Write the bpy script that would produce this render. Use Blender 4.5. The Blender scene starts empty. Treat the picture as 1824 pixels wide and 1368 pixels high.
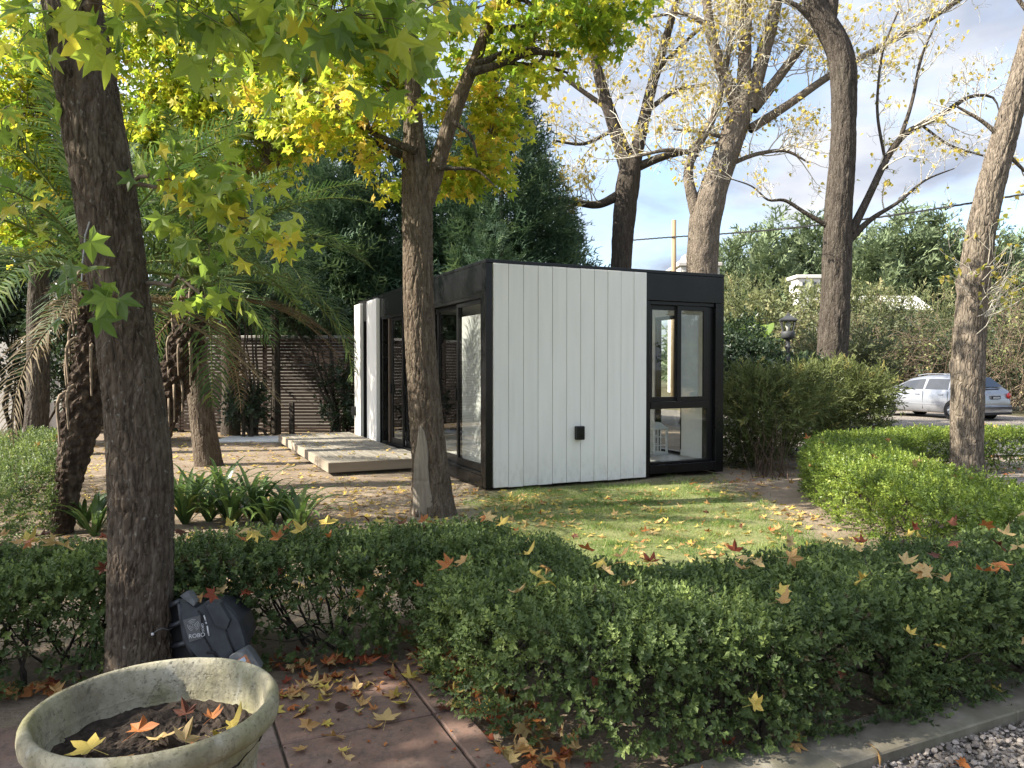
import bpy, math, random
import numpy as np
from mathutils import Vector, Matrix, Euler

S = bpy.context.scene
COL = S.collection
R = math.radians
rng = np.random.default_rng(7)
random.seed(7)

# ------------------------------------------------------------------ camera, sky, sun, exposure
FPX, HCAM, PITCH = 1340.0, 1.45, R(1.2)
cd = bpy.data.cameras.new('camera'); cam = bpy.data.objects.new('camera', cd); COL.objects.link(cam)
cam.location = (0, 0, HCAM); cam.rotation_euler = (R(90) - PITCH, 0, 0)
cd.sensor_width = 36.0; cd.lens = 36.0 * FPX / 1824.0; cd.clip_start = 0.05; cd.clip_end = 3000
S.camera = cam

SUN_EL, SUN_AZ = R(37), math.atan2(-0.97, -0.22)      # azimuth measured from +Y towards +X
sdir = Vector((math.sin(SUN_AZ) * math.cos(SUN_EL), math.cos(SUN_AZ) * math.cos(SUN_EL), math.sin(SUN_EL)))
W = bpy.data.worlds.new('World'); S.world = W; W.use_nodes = True
wn = W.node_tree; wn.nodes.clear()
def wnode(t, **k):
    n = wn.nodes.new(t)
    for a, b in k.items(): setattr(n, a, b)
    return n
wo = wnode('ShaderNodeOutputWorld'); wb = wnode('ShaderNodeBackground'); wb.inputs['Strength'].default_value = 0.10
sk = wnode('ShaderNodeTexSky', sky_type='NISHITA'); sk.sun_disc = False
sk.sun_elevation = SUN_EL; sk.sun_rotation = SUN_AZ; sk.air_density = 1.0; sk.dust_density = 1.0
tc = wnode('ShaderNodeTexCoord'); sep = wnode('ShaderNodeSeparateXYZ')
wn.links.new(tc.outputs['Generated'], sep.inputs[0])
def wmath(op, a, b=None):
    n = wnode('ShaderNodeMath', operation=op)
    for i, x in enumerate((a, b)):
        if x is None: continue
        if isinstance(x, (int, float)): n.inputs[i].default_value = x
        else: wn.links.new(x, n.inputs[i])
    return n.outputs[0]
zz = wmath('ADD', wmath('MAXIMUM', sep.outputs[2], 0.0), 0.30)
cmb = wnode('ShaderNodeCombineXYZ')
wn.links.new(wmath('DIVIDE', sep.outputs[0], zz), cmb.inputs[0])
wn.links.new(wmath('DIVIDE', sep.outputs[1], zz), cmb.inputs[1])
cn = wnode('ShaderNodeTexNoise'); cn.inputs['Scale'].default_value = 1.9; cn.inputs['Detail'].default_value = 8; cn.inputs['Roughness'].default_value = 0.55
cn.inputs['Distortion'].default_value = 0.4
wn.links.new(cmb.outputs[0], cn.inputs['Vector'])
cr = wnode('ShaderNodeValToRGB'); cr.color_ramp.elements[0].position = 0.37; cr.color_ramp.elements[1].position = 0.60
wn.links.new(cn.outputs['Fac'], cr.inputs[0])
cn2 = wnode('ShaderNodeTexNoise'); cn2.inputs['Scale'].default_value = 3.4; cn2.inputs['Detail'].default_value = 6
wn.links.new(cmb.outputs[0], cn2.inputs['Vector'])
cc = wnode('ShaderNodeValToRGB')
cc.color_ramp.elements[0].position = 0.34; cc.color_ramp.elements[0].color = (1.6, 1.82, 2.3, 1)
cc.color_ramp.elements[1].position = 0.66; cc.color_ramp.elements[1].color = (3.3, 3.35, 3.5, 1)
wn.links.new(cn2.outputs['Fac'], cc.inputs[0])
mx = wnode('ShaderNodeMix', data_type='RGBA')
wn.links.new(cr.outputs[0], mx.inputs['Factor'])
wn.links.new(sk.outputs[0], mx.inputs['A'])
# extra cloud brightness around the out-of-view sun, added to lift the shaded foreground
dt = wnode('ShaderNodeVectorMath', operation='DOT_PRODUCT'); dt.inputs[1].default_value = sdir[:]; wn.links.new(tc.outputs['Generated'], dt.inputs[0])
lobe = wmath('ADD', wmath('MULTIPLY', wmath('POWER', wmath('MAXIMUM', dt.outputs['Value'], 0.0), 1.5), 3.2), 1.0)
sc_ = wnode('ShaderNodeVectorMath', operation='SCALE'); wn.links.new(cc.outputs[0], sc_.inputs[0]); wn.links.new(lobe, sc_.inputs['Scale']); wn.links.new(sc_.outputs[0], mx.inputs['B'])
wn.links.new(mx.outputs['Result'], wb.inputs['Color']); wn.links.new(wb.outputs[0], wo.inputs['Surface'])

sl = bpy.data.lights.new('sun', 'SUN'); sl.energy = 4.6; sl.angle = R(0.5); sl.color = (1.0, 0.93, 0.80)
so = bpy.data.objects.new('sun', sl); COL.objects.link(so); so.rotation_euler = sdir.to_track_quat('Z', 'Y').to_euler()
S.view_settings.view_transform = 'Standard'; S.view_settings.look = 'None'
S.view_settings.exposure = 1.74; S.view_settings.gamma = 1.0; S.view_settings.use_curve_mapping = False
S.render.engine = 'CYCLES'
S.cycles.max_bounces = 10; S.cycles.transparent_max_bounces = 24; S.cycles.transmission_bounces = 8; S.cycles.diffuse_bounces = 5
S.cycles.use_denoising = True

# ------------------------------------------------------------------ geometry helpers
def PX(px, py, Y):
    a, b = (px - 912.0) / FPX, (684.0 - py) / FPX
    d = np.array([a, math.cos(PITCH) + b * math.sin(PITCH), -math.sin(PITCH) + b * math.cos(PITCH)])
    d *= Y / d[1]
    return d + np.array([0, 0, HCAM])
def GP(px, py, z=0.0):
    a, b = (px - 912.0) / FPX, (684.0 - py) / FPX
    d = np.array([a, math.cos(PITCH) + b * math.sin(PITCH), -math.sin(PITCH) + b * math.cos(PITCH)])
    d *= (z - HCAM) / d[2]
    return d + np.array([0, 0, HCAM])
def unit(v):
    v = np.asarray(v, float); return v / (np.linalg.norm(v, axis=-1, keepdims=True) + 1e-12)

_G = None
def pnoise(p, seed=0):
    """gradient noise, p (...,3) -> about -1..1"""
    p = np.asarray(p, float); i = np.floor(p).astype(np.int64); f = p - i
    w = f * f * f * (f * (f * 6 - 15) + 10)
    out = 0
    for dx in (0, 1):
        for dy in (0, 1):
            for dz in (0, 1):
                h = (i[..., 0] + dx) * 374761393 + (i[..., 1] + dy) * 668265263 + (i[..., 2] + dz) * 2147483647 + seed * 974711
                h = (h ^ (h >> 13)) * 1274126177; h = (h ^ (h >> 16)) & 0xffff
                a = h * (2 * math.pi / 65536.0) * 7; b = ((h * 31) & 0xffff) / 32768.0 - 1
                s = np.sqrt(np.maximum(0, 1 - b * b))
                g = np.cos(a) * s * (f[..., 0] - dx) + np.sin(a) * s * (f[..., 1] - dy) + b * (f[..., 2] - dz)
                wt = (w[..., 0] if dx else 1 - w[..., 0]) * (w[..., 1] if dy else 1 - w[..., 1]) * (w[..., 2] if dz else 1 - w[..., 2])
                out = out + g * wt
    return out * 1.6

class MB:
    """collects vertices and faces; build() links them as ONE mesh object"""
    def __init__(s): s.v = []; s.f = []; s.n = 0; s.r = []; s.m = []
    def add(s, v, f, rnd=0.5, mi=0):
        v = np.asarray(v, float).reshape(-1, 3)
        f = np.asarray(f, np.int64)
        s.v.append(v); s.f.append(f + s.n); s.n += len(v)
        s.r.append(np.broadcast_to(np.asarray(rnd, float), (len(v),)) if np.ndim(rnd) < 2 else np.asarray(rnd).ravel())
        s.m.append((len(f), mi)); return s
    def box(s, x0, x1, y0, y1, z0, z1, mi=0, rnd=0.5):
        v = [(x, y, z) for z in (z0, z1) for y in (y0, y1) for x in (x0, x1)]
        return s.add(v, [(0, 2, 3, 1), (4, 5, 7, 6), (0, 1, 5, 4), (2, 6, 7, 3), (0, 4, 6, 2), (1, 3, 7, 5)], rnd, mi)
    def bbox(s, x0, x1, y0, y1, z0, z1, b=0.004, mi=0, rnd=0.5):
        """box with chamfered edges"""
        c = [((x0, x1), (y0, y1), (z0, z1))]
        v, idx = [], {}
        X, Y, Z = (x0, x1), (y0, y1), (z0, z1)
        for i in (0, 1):
            for j in (0, 1):
                for k in (0, 1):
                    sx, sy, sz = (1, -1)[i], (1, -1)[j], (1, -1)[k]
                    for ax in range(3):
                        p = [X[i] + sx * b, Y[j] + sy * b, Z[k] + sz * b]
                        p[ax] = (X[i], Y[j], Z[k])[ax]
                        idx[(i, j, k, ax)] = len(v); v.append(p)
        F = []
        for ax in range(3):
            o = [a for a in range(3) if a != ax]
            for side in (0, 1):
                q = []
                for (a, b2) in ((0, 0), (1, 0), (1, 1), (0, 1)):
                    t = [0, 0, 0]; t[ax] = side; t[o[0]] = a; t[o[1]] = b2; q.append(idx[(*t, ax)])
                flip = (side == 0) != (ax == 1)
                F.append(q[::-1] if flip else q)
        for ax in range(3):
            o = [a for a in range(3) if a != ax]
            for a in (0, 1):
                for b2 in (0, 1):
                    t0 = [0, 0, 0]; t0[o[0]] = a; t0[o[1]] = b2; t1 = list(t0); t1[ax] = 1
                    F.append([idx[(*t0, o[0])], idx[(*t1, o[0])], idx[(*t1, o[1])], idx[(*t0, o[1])]])
        s.add(v, F, rnd, mi)
        T = [[idx[(i, j, k, 0)], idx[(i, j, k, 1)], idx[(i, j, k, 2)]] for i in (0, 1) for j in (0, 1) for k in (0, 1)]
        s.f.append(np.asarray(T) + s.n - len(v)); s.m.append((8, mi)); return s
    def tube(s, path, rad, seg=6, mi=0, rnd=0.5, caps=False, jitter=0):
        P = np.asarray(path, float); n = len(P); r = np.broadcast_to(np.asarray(rad, float), (n,))
        T = np.empty_like(P); T[1:-1] = P[2:] - P[:-2]; T[0] = P[1] - P[0]; T[-1] = P[-1] - P[-2]
        T /= np.linalg.norm(T, axis=1)[:, None] + 1e-12
        ref = np.array([1., 0.13, 0]) if abs(T[:, 0]).max() < 0.9 else np.array([0, 0.13, 1.]) if abs(T[:, 2]).max() < 0.9 else np.array([0.05, 1., 0.1])
        N = np.cross(T, ref); N /= np.linalg.norm(N, axis=1)[:, None] + 1e-12
        B = np.cross(T, N)
        a = np.arange(seg) * (2 * math.pi / seg)
        V = P[:, None] + r[:, None, None] * (np.cos(a)[None, :, None] * N[:, None] + np.sin(a)[None, :, None] * B[:, None])
        i = np.arange(n - 1)[:, None] * seg; j = np.arange(seg)[None]; j2 = (j + 1) % seg
        F = np.stack([i + j, i + j2, i + seg + j2, i + seg + j], -1).reshape(-1, 4)
        s.add(V.reshape(-1, 3), F, rnd, mi)
        if caps:
            k = s.n - n * seg
            for st in (0, (n - 1) * seg):
                c = list(range(st + k, st + k + seg))
                s.f.append(np.asarray([c if st else c[::-1]])); s.m.append((1, mi))
        return s
    def lathe(s, prof, c=(0, 0, 0), seg=24, mi=0, rnd=0.5, rot=0.0, close=False):
        prof = np.asarray(prof, float); n = len(prof); a = np.arange(seg) * (2 * math.pi / seg) + rot
        V = np.stack([prof[:, 0, None] * np.cos(a) + c[0], prof[:, 0, None] * np.sin(a) + c[1], np.repeat(prof[:, 1, None], seg, 1) + c[2]], -1)
        i = np.arange(n - 1)[:, None] * seg; j = np.arange(seg)[None]; j2 = (j + 1) % seg
        return s.add(V.reshape(-1, 3), np.stack([i + j, i + j2, i + seg + j2, i + seg + j], -1).reshape(-1, 4), rnd, mi)
    def prism(s, poly, off, mi=0):
        """closed outline (n,3) pushed along off, capped"""
        P = np.asarray(poly, float); n = len(P); V = np.vstack([P, P + np.asarray(off, float)])
        s.add(V, [[i, (i + 1) % n, n + (i + 1) % n, n + i] for i in range(n)], 0.5, mi)
        k = s.n - 2 * n
        s.f.append(np.asarray([list(range(k, k + n))[::-1]])); s.m.append((1, mi))
        s.f.append(np.asarray([list(range(k + n, k + 2 * n))])); s.m.append((1, mi)); return s
    def scatter(s, tv, tf, pos, rot, scale, rnd, mi=0):
        """copies of a template (k,3) at pos (n,3), rot (n,3,3) rows=axes, scale (n,), rnd (n,)"""
        if len(pos) == 0: return s
        V = np.einsum('kc,ncd->nkd', tv, rot) * np.asarray(scale)[:, None, None] + pos[:, None]
        n, k = V.shape[:2]
        F = (np.asarray(tf)[None] + (np.arange(n) * k)[:, None, None]).reshape(-1, np.asarray(tf).shape[1])
        return s.add(V.reshape(-1, 3), F, np.repeat(rnd, k), mi)
    def mesh(s, name, mats, smooth=False):
        me = bpy.data.meshes.new(name)
        V = np.concatenate(s.v)
        lt = np.concatenate([np.full(len(f), f.shape[1]) for f in s.f]); lv = np.concatenate([f.ravel() for f in s.f])
        me.vertices.add(len(V)); me.vertices.foreach_set('co', V.ravel().astype(np.float32))
        me.loops.add(len(lv)); me.loops.foreach_set('vertex_index', lv.astype(np.int32))
        me.polygons.add(len(lt)); ls = np.concatenate([[0], np.cumsum(lt)[:-1]])
        me.polygons.foreach_set('loop_start', ls.astype(np.int32))
        try: me.polygons.foreach_set('loop_total', lt.astype(np.int32))
        except Exception: pass
        mats = mats if isinstance(mats, (list, tuple)) else [mats]
        for m in mats: me.materials.append(m)
        if len(mats) > 1: me.polygons.foreach_set('material_index', np.concatenate([np.full(c, i) for c, i in s.m]).astype(np.int32))
        me.polygons.foreach_set('use_smooth', np.full(len(lt), bool(smooth)))
        a = me.attributes.new('rnd', 'FLOAT', 'POINT'); a.data.foreach_set('value', np.concatenate(s.r).astype(np.float32))
        me.update(calc_edges=True); me.validate(); return me
    def build(s, name, mats, parent=None, smooth=False, **tags):
        return link(name, s.mesh(name, mats, smooth), parent, **tags)

def link(name, me, parent=None, loc=None, rot=None, **tags):
    o = bpy.data.objects.new(name, me); COL.objects.link(o)
    if parent is not None: o.parent = parent
    if loc is not None: o.location = loc
    if rot is not None: o.rotation_euler = rot
    for k, v in tags.items(): o[k] = v
    return o
def thing(name, label, cat, loc=(0, 0, 0), rz=0.0, group=None):
    o = link(name, None, None, loc, (0, 0, rz), label=label, category=cat)
    if group: o['group'] = group
    return o
def here(parent):
    """world -> local for parts whose vertices are given in world coordinates"""
    return np.array(parent.location)

# ------------------------------------------------------------------ materials
def srgb(h):
    h = h.lstrip('#'); c = [int(h[i:i + 2], 16) / 255 for i in (0, 2, 4)]
    return tuple(x / 12.92 if x <= 0.04045 else ((x + 0.055) / 1.055) ** 2.4 for x in c) + (1,)
class NT:
    def __init__(s, name):
        s.m = bpy.data.materials.new(name); s.m.use_nodes = True; s.t = s.m.node_tree; s.b = s.t.nodes['Principled BSDF']; s.o = s.t.nodes['Material Output']
    def n(s, t, **k):
        x = s.t.nodes.new(t)
        for a, b in k.items():
            if a.startswith('i_'): x.inputs[a[2:].replace('_', ' ')].default_value = b
            else: setattr(x, a, b)
        return x
    def l(s, a, b): s.t.links.new(a, b)
    def coord(s, kind='Object', scale=(1, 1, 1)):
        c = s.n('ShaderNodeTexCoord'); m = s.n('ShaderNodeMapping'); m.inputs['Scale'].default_value = scale
        s.l(c.outputs[kind], m.inputs[0]); return m.outputs[0]
    def noise(s, scale, detail=4, stretch=(1, 1, 1), rough=0.55, kind='Object', dist=0.0):
        x = s.n('ShaderNodeTexNoise'); x.inputs['Scale'].default_value = scale; x.inputs['Detail'].default_value = detail
        x.inputs['Roughness'].default_value = rough; x.inputs['Distortion'].default_value = dist
        s.l(s.coord(kind, stretch), x.inputs['Vector']); return x.outputs['Fac']
    def ramp(s, fac, stops):
        r = s.n('ShaderNodeValToRGB'); e = r.color_ramp.elements
        while len(e) < len(stops): e.new(0.5)
        for q, (p, c) in zip(e, stops): q.position = p; q.color = c if len(c) == 4 else (*c, 1)
        s.l(fac, r.inputs[0]); return r.outputs[0]
    def mix(s, f, a, b, mode='MIX'):
        x = s.n('ShaderNodeMix', data_type='RGBA', blend_type=mode)
        for sock, v in ((x.inputs['Factor'], f), (x.inputs['A'], a), (x.inputs['B'], b)):
            if isinstance(v, (int, float)): sock.default_value = v
            elif isinstance(v, tuple): sock.default_value = v if len(v) == 4 else (*v, 1)
            else: s.l(v, sock)
        return x.outputs['Result']
    def math(s, op, a, b=0.0):
        x = s.n('ShaderNodeMath', operation=op)
        for i, v in enumerate((a, b)):
            if isinstance(v, (int, float)): x.inputs[i].default_value = v
            else: s.l(v, x.inputs[i])
        return x.outputs[0]
    def attr(s, name='rnd'):
        x = s.n('ShaderNodeAttribute', attribute_name=name); return x.outputs['Fac']
    def bump(s, h, strength=0.4, dist=0.01, prev=None):
        x = s.n('ShaderNodeBump'); x.inputs['Strength'].default_value = strength; x.inputs['Distance'].default_value = dist
        s.l(h, x.inputs['Height'])
        if prev is not None: s.l(prev, x.inputs['Normal'])
        s.l(x.outputs[0], s.b.inputs['Normal']); return x.outputs[0]
    def base(s, c, rough=None, spec=None, metal=None):
        if isinstance(c, tuple): s.b.inputs['Base Color'].default_value = c if len(c) == 4 else (*c, 1)
        else: s.l(c, s.b.inputs['Base Color'])
        if rough is not None:
            if isinstance(rough, float): s.b.inputs['Roughness'].default_value = rough
            else: s.l(rough, s.b.inputs['Roughness'])
        if spec is not None: s.b.inputs['Specular IOR Level'].default_value = spec
        if metal is not None: s.b.inputs['Metallic'].default_value = metal
        return s

def leafmat(name, stops, trans=0.4, rough=0.45, spec=0.4, tboost=1.5, mott=0.25, scale=30):
    k = NT(name)
    c = k.ramp(k.attr(), stops)
    c = k.mix(k.math('MULTIPLY', k.noise(scale, 3), mott), c, (0.25, 0.2, 0.05, 1), 'MULTIPLY') if mott else c
    k.base(c, rough, spec)
    tr = k.n('ShaderNodeBsdfTranslucent'); ms = k.n('ShaderNodeMixShader'); ms.inputs[0].default_value = trans
    bc = k.mix(1.0, c, (tboost, tboost, tboost * 0.8, 1), 'MULTIPLY'); k.l(bc, tr.inputs['Color'])
    k.l(k.b.outputs[0], ms.inputs[1]); k.l(tr.outputs[0], ms.inputs[2]); k.l(ms.outputs[0], k.o.inputs['Surface'])
    return k.m
def barkmat(name, dark, mid, light, s=1.0, lichen=0.35, bump=0.6):
    k = NT(name)
    a = k.noise(30 * s, 6, (1, 1, 0.16), 0.65, dist=0.3); b = k.noise(75 * s, 5, (1, 1, 0.3), 0.7); c = k.noise(4 * s, 5, (1, 1, 0.5))
    col = k.ramp(a, [(0.32, dark), (0.5, mid), (0.68, light)])
    col = k.mix(k.ramp(b, [(0.45, (0, 0, 0)), (0.7, (0.6, 0.6, 0.6))]), col, light)
    col = k.mix(k.ramp(k.noise(60 * s, 4, (1, 1, 0.7)), [(0.62, (0, 0, 0)), (0.72, (lichen,) * 3)]), col, (0.34, 0.34, 0.29, 1))
    col = k.mix(k.ramp(c, [(0.5, (0, 0, 0)), (0.75, (lichen * 0.6,) * 3)]), col, (0.12, 0.115, 0.075, 1))
    k.base(col, 0.92, 0.15)
    w = k.n('ShaderNodeTexVoronoi', feature='DISTANCE_TO_EDGE'); w.inputs['Scale'].default_value = 34 * s
    mp = k.coord('Object', (1, 1, 0.28)); nz = k.n('ShaderNodeTexNoise'); nz.inputs['Scale'].default_value = 7 * s; k.l(mp, nz.inputs['Vector'])
    ad = k.n('ShaderNodeVectorMath', operation='ADD'); sc = k.n('ShaderNodeVectorMath', operation='SCALE'); sc.inputs['Scale'].default_value = 0.05 / s
    k.l(nz.outputs['Color'], sc.inputs[0]); k.l(mp, ad.inputs[0]); k.l(sc.outputs[0], ad.inputs[1]); k.l(ad.outputs[0], w.inputs['Vector'])
    h = k.math('MINIMUM', k.math('MULTIPLY', w.outputs['Distance'], 5.0), 1.0)
    p = k.bump(h, bump, 0.016)
    k.bump(b, 0.6, 0.008, p)
    return k.m
def plain(name, c, rough=0.6, spec=0.5, metal=0.0, var=0.12, scale=12, bump=0.0, bscale=80, stretch=(1, 1, 1)):
    k = NT(name); c = (*c[:3], 1)
    d = tuple(x * (1 - var) for x in c[:3]) + (1,); l = tuple(min(1, x * (1 + var)) for x in c[:3]) + (1,)
    k.base(k.ramp(k.noise(scale, 5, stretch), [(0.3, d), (0.7, l)]), rough, spec, metal)
    if bump: k.bump(k.noise(bscale, 4, stretch), bump, 0.004)
    return k.m
def glassmat(name, tint=(0.8, 0.84, 0.82), ior=1.6, wav=0.0):
    k = NT(name); k.t.nodes.remove(k.b)
    g = k.n('ShaderNodeBsdfGlossy'); g.inputs['Roughness'].default_value = 0.0; g.inputs['Color'].default_value = (0.95, 0.97, 1, 1)
    t = k.n('ShaderNodeBsdfTransparent'); t.inputs['Color'].default_value = (*tint, 1)
    f = k.n('ShaderNodeFresnel'); f.inputs['IOR'].default_value = ior
    gm = k.n('ShaderNodeNewGeometry'); m = k.n('ShaderNodeMixShader'); k.l(k.math('MULTIPLY', f.outputs[0], k.math('SUBTRACT', 1.0, gm.outputs['Backfacing'])), m.inputs[0]); k.l(t.outputs[0], m.inputs[1]); k.l(g.outputs[0], m.inputs[2])
    if wav:
        b = k.n('ShaderNodeBump'); b.inputs['Strength'].default_value = wav; b.inputs['Distance'].default_value = 0.01
        k.l(k.noise(3, 2), b.inputs['Height']); k.l(b.outputs[0], g.inputs['Normal'])
    k.l(m.outputs[0], k.o.inputs['Surface']); return k.m

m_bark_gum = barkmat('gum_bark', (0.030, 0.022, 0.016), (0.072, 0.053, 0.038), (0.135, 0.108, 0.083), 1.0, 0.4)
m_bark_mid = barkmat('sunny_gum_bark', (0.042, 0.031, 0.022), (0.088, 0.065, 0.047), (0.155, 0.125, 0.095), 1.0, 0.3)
m_bark_grey = barkmat('grey_bark', (0.060, 0.048, 0.038), (0.13, 0.105, 0.08), (0.23, 0.19, 0.15), 0.8, 0.35, 0.9)
m_bark_dark = barkmat('dark_bark', (0.022, 0.018, 0.014), (0.050, 0.040, 0.032), (0.10, 0.085, 0.07), 0.9, 0.25)
m_twig = plain('twig_bark', (0.13, 0.10, 0.075), 0.9, 0.1, var=0.3)
m_twig_pale = plain('pale_twig_bark', (0.50, 0.46, 0.38), 0.9, 0.1, var=0.25)
m_twig_red = plain('red_brown_stem', (0.065, 0.042, 0.03), 0.85, 0.15, var=0.3)
m_gum_near = leafmat('gum_leaf_near', [(0, (0.085, 0.145, 0.03)), (0.45, (0.20, 0.28, 0.05)), (0.75, (0.34, 0.38, 0.055)), (0.93, (0.50, 0.43, 0.06)), (1, (0.50, 0.28, 0.07))], 0.55, 0.42, 0.35, 1.7, 0.25, 25)
m_gum_mid = leafmat('gum_leaf_yellow', [(0, (0.13, 0.22, 0.03)), (0.35, (0.24, 0.32, 0.035)), (0.6, (0.40, 0.43, 0.045)), (0.85, (0.56, 0.49, 0.055)), (1, (0.60, 0.42, 0.08))], 0.55, 0.45, 0.3, 1.6, 0.15, 12)
m_poplar = leafmat('poplar_leaf', [(0, (0.20, 0.21, 0.04)), (0.5, (0.44, 0.36, 0.07)), (1, (0.56, 0.42, 0.10))], 0.45, 0.5, 0.3, 1.5, 0.2, 12)
m_fallen = leafmat('fallen_leaf', [(0, (0.06, 0.028, 0.016)), (0.18, (0.22, 0.045, 0.022)), (0.36, (0.36, 0.12, 0.035)), (0.55, (0.42, 0.25, 0.10)), (0.75, (0.50, 0.36, 0.17)), (1, (0.52, 0.40, 0.09))], 0.2, 0.6, 0.25, 1.2, 0.5, 45)
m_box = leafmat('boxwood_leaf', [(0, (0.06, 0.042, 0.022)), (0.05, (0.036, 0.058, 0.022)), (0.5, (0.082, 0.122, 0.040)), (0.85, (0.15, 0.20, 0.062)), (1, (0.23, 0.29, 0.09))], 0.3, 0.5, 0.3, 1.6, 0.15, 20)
m_box_sun = leafmat('boxwood_leaf_sunlit', [(0, (0.05, 0.085, 0.018)), (0.5, (0.13, 0.19, 0.03)), (0.85, (0.22, 0.28, 0.045)), (1, (0.30, 0.36, 0.07))], 0.3, 0.42, 0.4, 1.6, 0.15, 20)  # lighter copy of the boxwood leaf, with sunlight put into its colour
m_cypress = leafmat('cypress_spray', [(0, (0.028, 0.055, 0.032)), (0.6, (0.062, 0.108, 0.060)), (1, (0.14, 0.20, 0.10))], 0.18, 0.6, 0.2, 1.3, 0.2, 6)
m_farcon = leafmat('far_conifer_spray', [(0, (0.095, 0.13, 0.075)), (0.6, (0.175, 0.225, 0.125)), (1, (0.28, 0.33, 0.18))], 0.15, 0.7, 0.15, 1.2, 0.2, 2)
m_palm = leafmat('palm_leaflet', [(0, (0.028, 0.062, 0.020)), (0.6, (0.062, 0.105, 0.032)), (1, (0.15, 0.17, 0.05))], 0.3, 0.55, 0.2, 1.5, 0.15, 10)
m_palm_dead = leafmat('dry_palm_leaflet', [(0, (0.09, 0.065, 0.04)), (1, (0.19, 0.145, 0.085))], 0.25, 0.7, 0.2, 1.2, 0.2, 10)
m_dark_leaf = leafmat('dark_shrub_leaf', [(0, (0.016, 0.030, 0.014)), (0.7, (0.036, 0.062, 0.026)), (1, (0.07, 0.10, 0.035))], 0.22, 0.4, 0.4, 1.4, 0.15, 10)
m_willow = leafmat('willowy_shrub_leaf', [(0, (0.06, 0.078, 0.028)), (0.55, (0.14, 0.165, 0.06)), (0.9, (0.25, 0.27, 0.10)), (1, (0.38, 0.32, 0.12))], 0.35, 0.5, 0.3, 1.5, 0.15, 10)
m_banana = leafmat('banana_leaf', [(0, (0.10, 0.17, 0.03)), (1, (0.22, 0.30, 0.06))], 0.45, 0.4, 0.4, 1.5, 0.15, 4)
m_agap = leafmat('strap_leaf', [(0, (0.045, 0.085, 0.028)), (0.7, (0.105, 0.17, 0.05)), (1, (0.20, 0.25, 0.07))], 0.3, 0.35, 0.5, 1.4, 0.15, 8)
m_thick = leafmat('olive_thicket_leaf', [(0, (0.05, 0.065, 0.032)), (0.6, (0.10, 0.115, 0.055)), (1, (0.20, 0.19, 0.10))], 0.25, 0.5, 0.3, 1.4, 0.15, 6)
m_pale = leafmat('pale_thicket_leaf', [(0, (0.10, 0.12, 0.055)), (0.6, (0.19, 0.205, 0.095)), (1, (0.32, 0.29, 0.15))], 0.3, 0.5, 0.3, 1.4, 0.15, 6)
m_grass = leafmat('grass_blade', [(0, (0.075, 0.135, 0.032)), (0.5, (0.15, 0.225, 0.055)), (0.8, (0.27, 0.30, 0.10)), (1, (0.45, 0.39, 0.18))], 0.4, 0.5, 0.3, 1.5, 0.0)

# ------------------------------------------------------------------ leaf templates (local: y = tip, z = normal)
def star_leaf(detail=True, curl=0.0, fold=0.12, seed=0):
    r = np.random.default_rng(seed)
    ang = np.radians([-112, -55, 0, 55, 112]); ln = np.array([0.62, 0.9, 1.0, 0.9, 0.62]) * (1 + r.normal(0, 0.06, 5))
    pts = [(math.radians(-165), 0.10)]
    for i in range(5):
        a, l = ang[i], ln[i]
        w = 0.27
        if detail: pts += [(a - w, l * 0.66), (a, l), (a + w, l * 0.66)]
        else: pts += [(a, l)]
        if i < 4: pts.append(((a + ang[i + 1]) / 2, 0.45))
    pts.append((math.radians(165), 0.10))
    P = np.array([(math.sin(a) * q, math.cos(a) * q, 0) for a, q in pts])
    P = np.vstack([[0, 0, 0], P])
    rr = np.hypot(P[:, 0], P[:, 1]); th = np.arctan2(P[:, 0], P[:, 1])
    P[:, 2] = -curl * rr ** 2 + fold * np.cos(th * 3.2) * rr * 0.4 + r.normal(0, 0.03, len(P)) * rr
    P[:, 1] += 0.1
    n = len(P) - 1
    F = [(0, i + 1, i) for i in range(1, n)] + [(0, 1, n)]
    return P, np.array(F)
def with_petiole(P, F, L=0.7):
    k = len(P); w = 0.012
    q = np.array([(-w, 0.1, 0), (w, 0.1, 0), (w, -L, -0.12), (-w, -L, -0.12)])
    return np.vstack([P, q]), np.vstack([F, [(k, k + 1, k + 2), (k, k + 2, k + 3)]])
def heart_leaf(curl=0.2):
    P = np.array([(0, 0, 0), (-.42, .1, .03), (-.5, .38, .08), (0, 1.1, -curl), (.5, .38, .08), (.42, .1, .03)], float)
    return P, np.array([(0, 3, 2), (0, 2, 1), (0, 4, 3), (0, 5, 4)])
def oval_leaf(w=0.3, fold=0.06, bend=0.1):
    P = np.array([(0, 0, 0), (-w, .45, fold), (0, 1, -bend), (w, .45, fold), (0, .45, 0)], float)
    return P, np.array([(0, 4, 1), (1, 4, 2), (0, 3, 4), (3, 2, 4)])
def rot_from(d, nhint):
    """rows: x, y(tip)=d, z(normal) close to nhint"""
    y = unit(d); x = unit(np.cross(y, nhint)); z = np.cross(x, y)
    return np.stack([x, y, z], 1)
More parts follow.
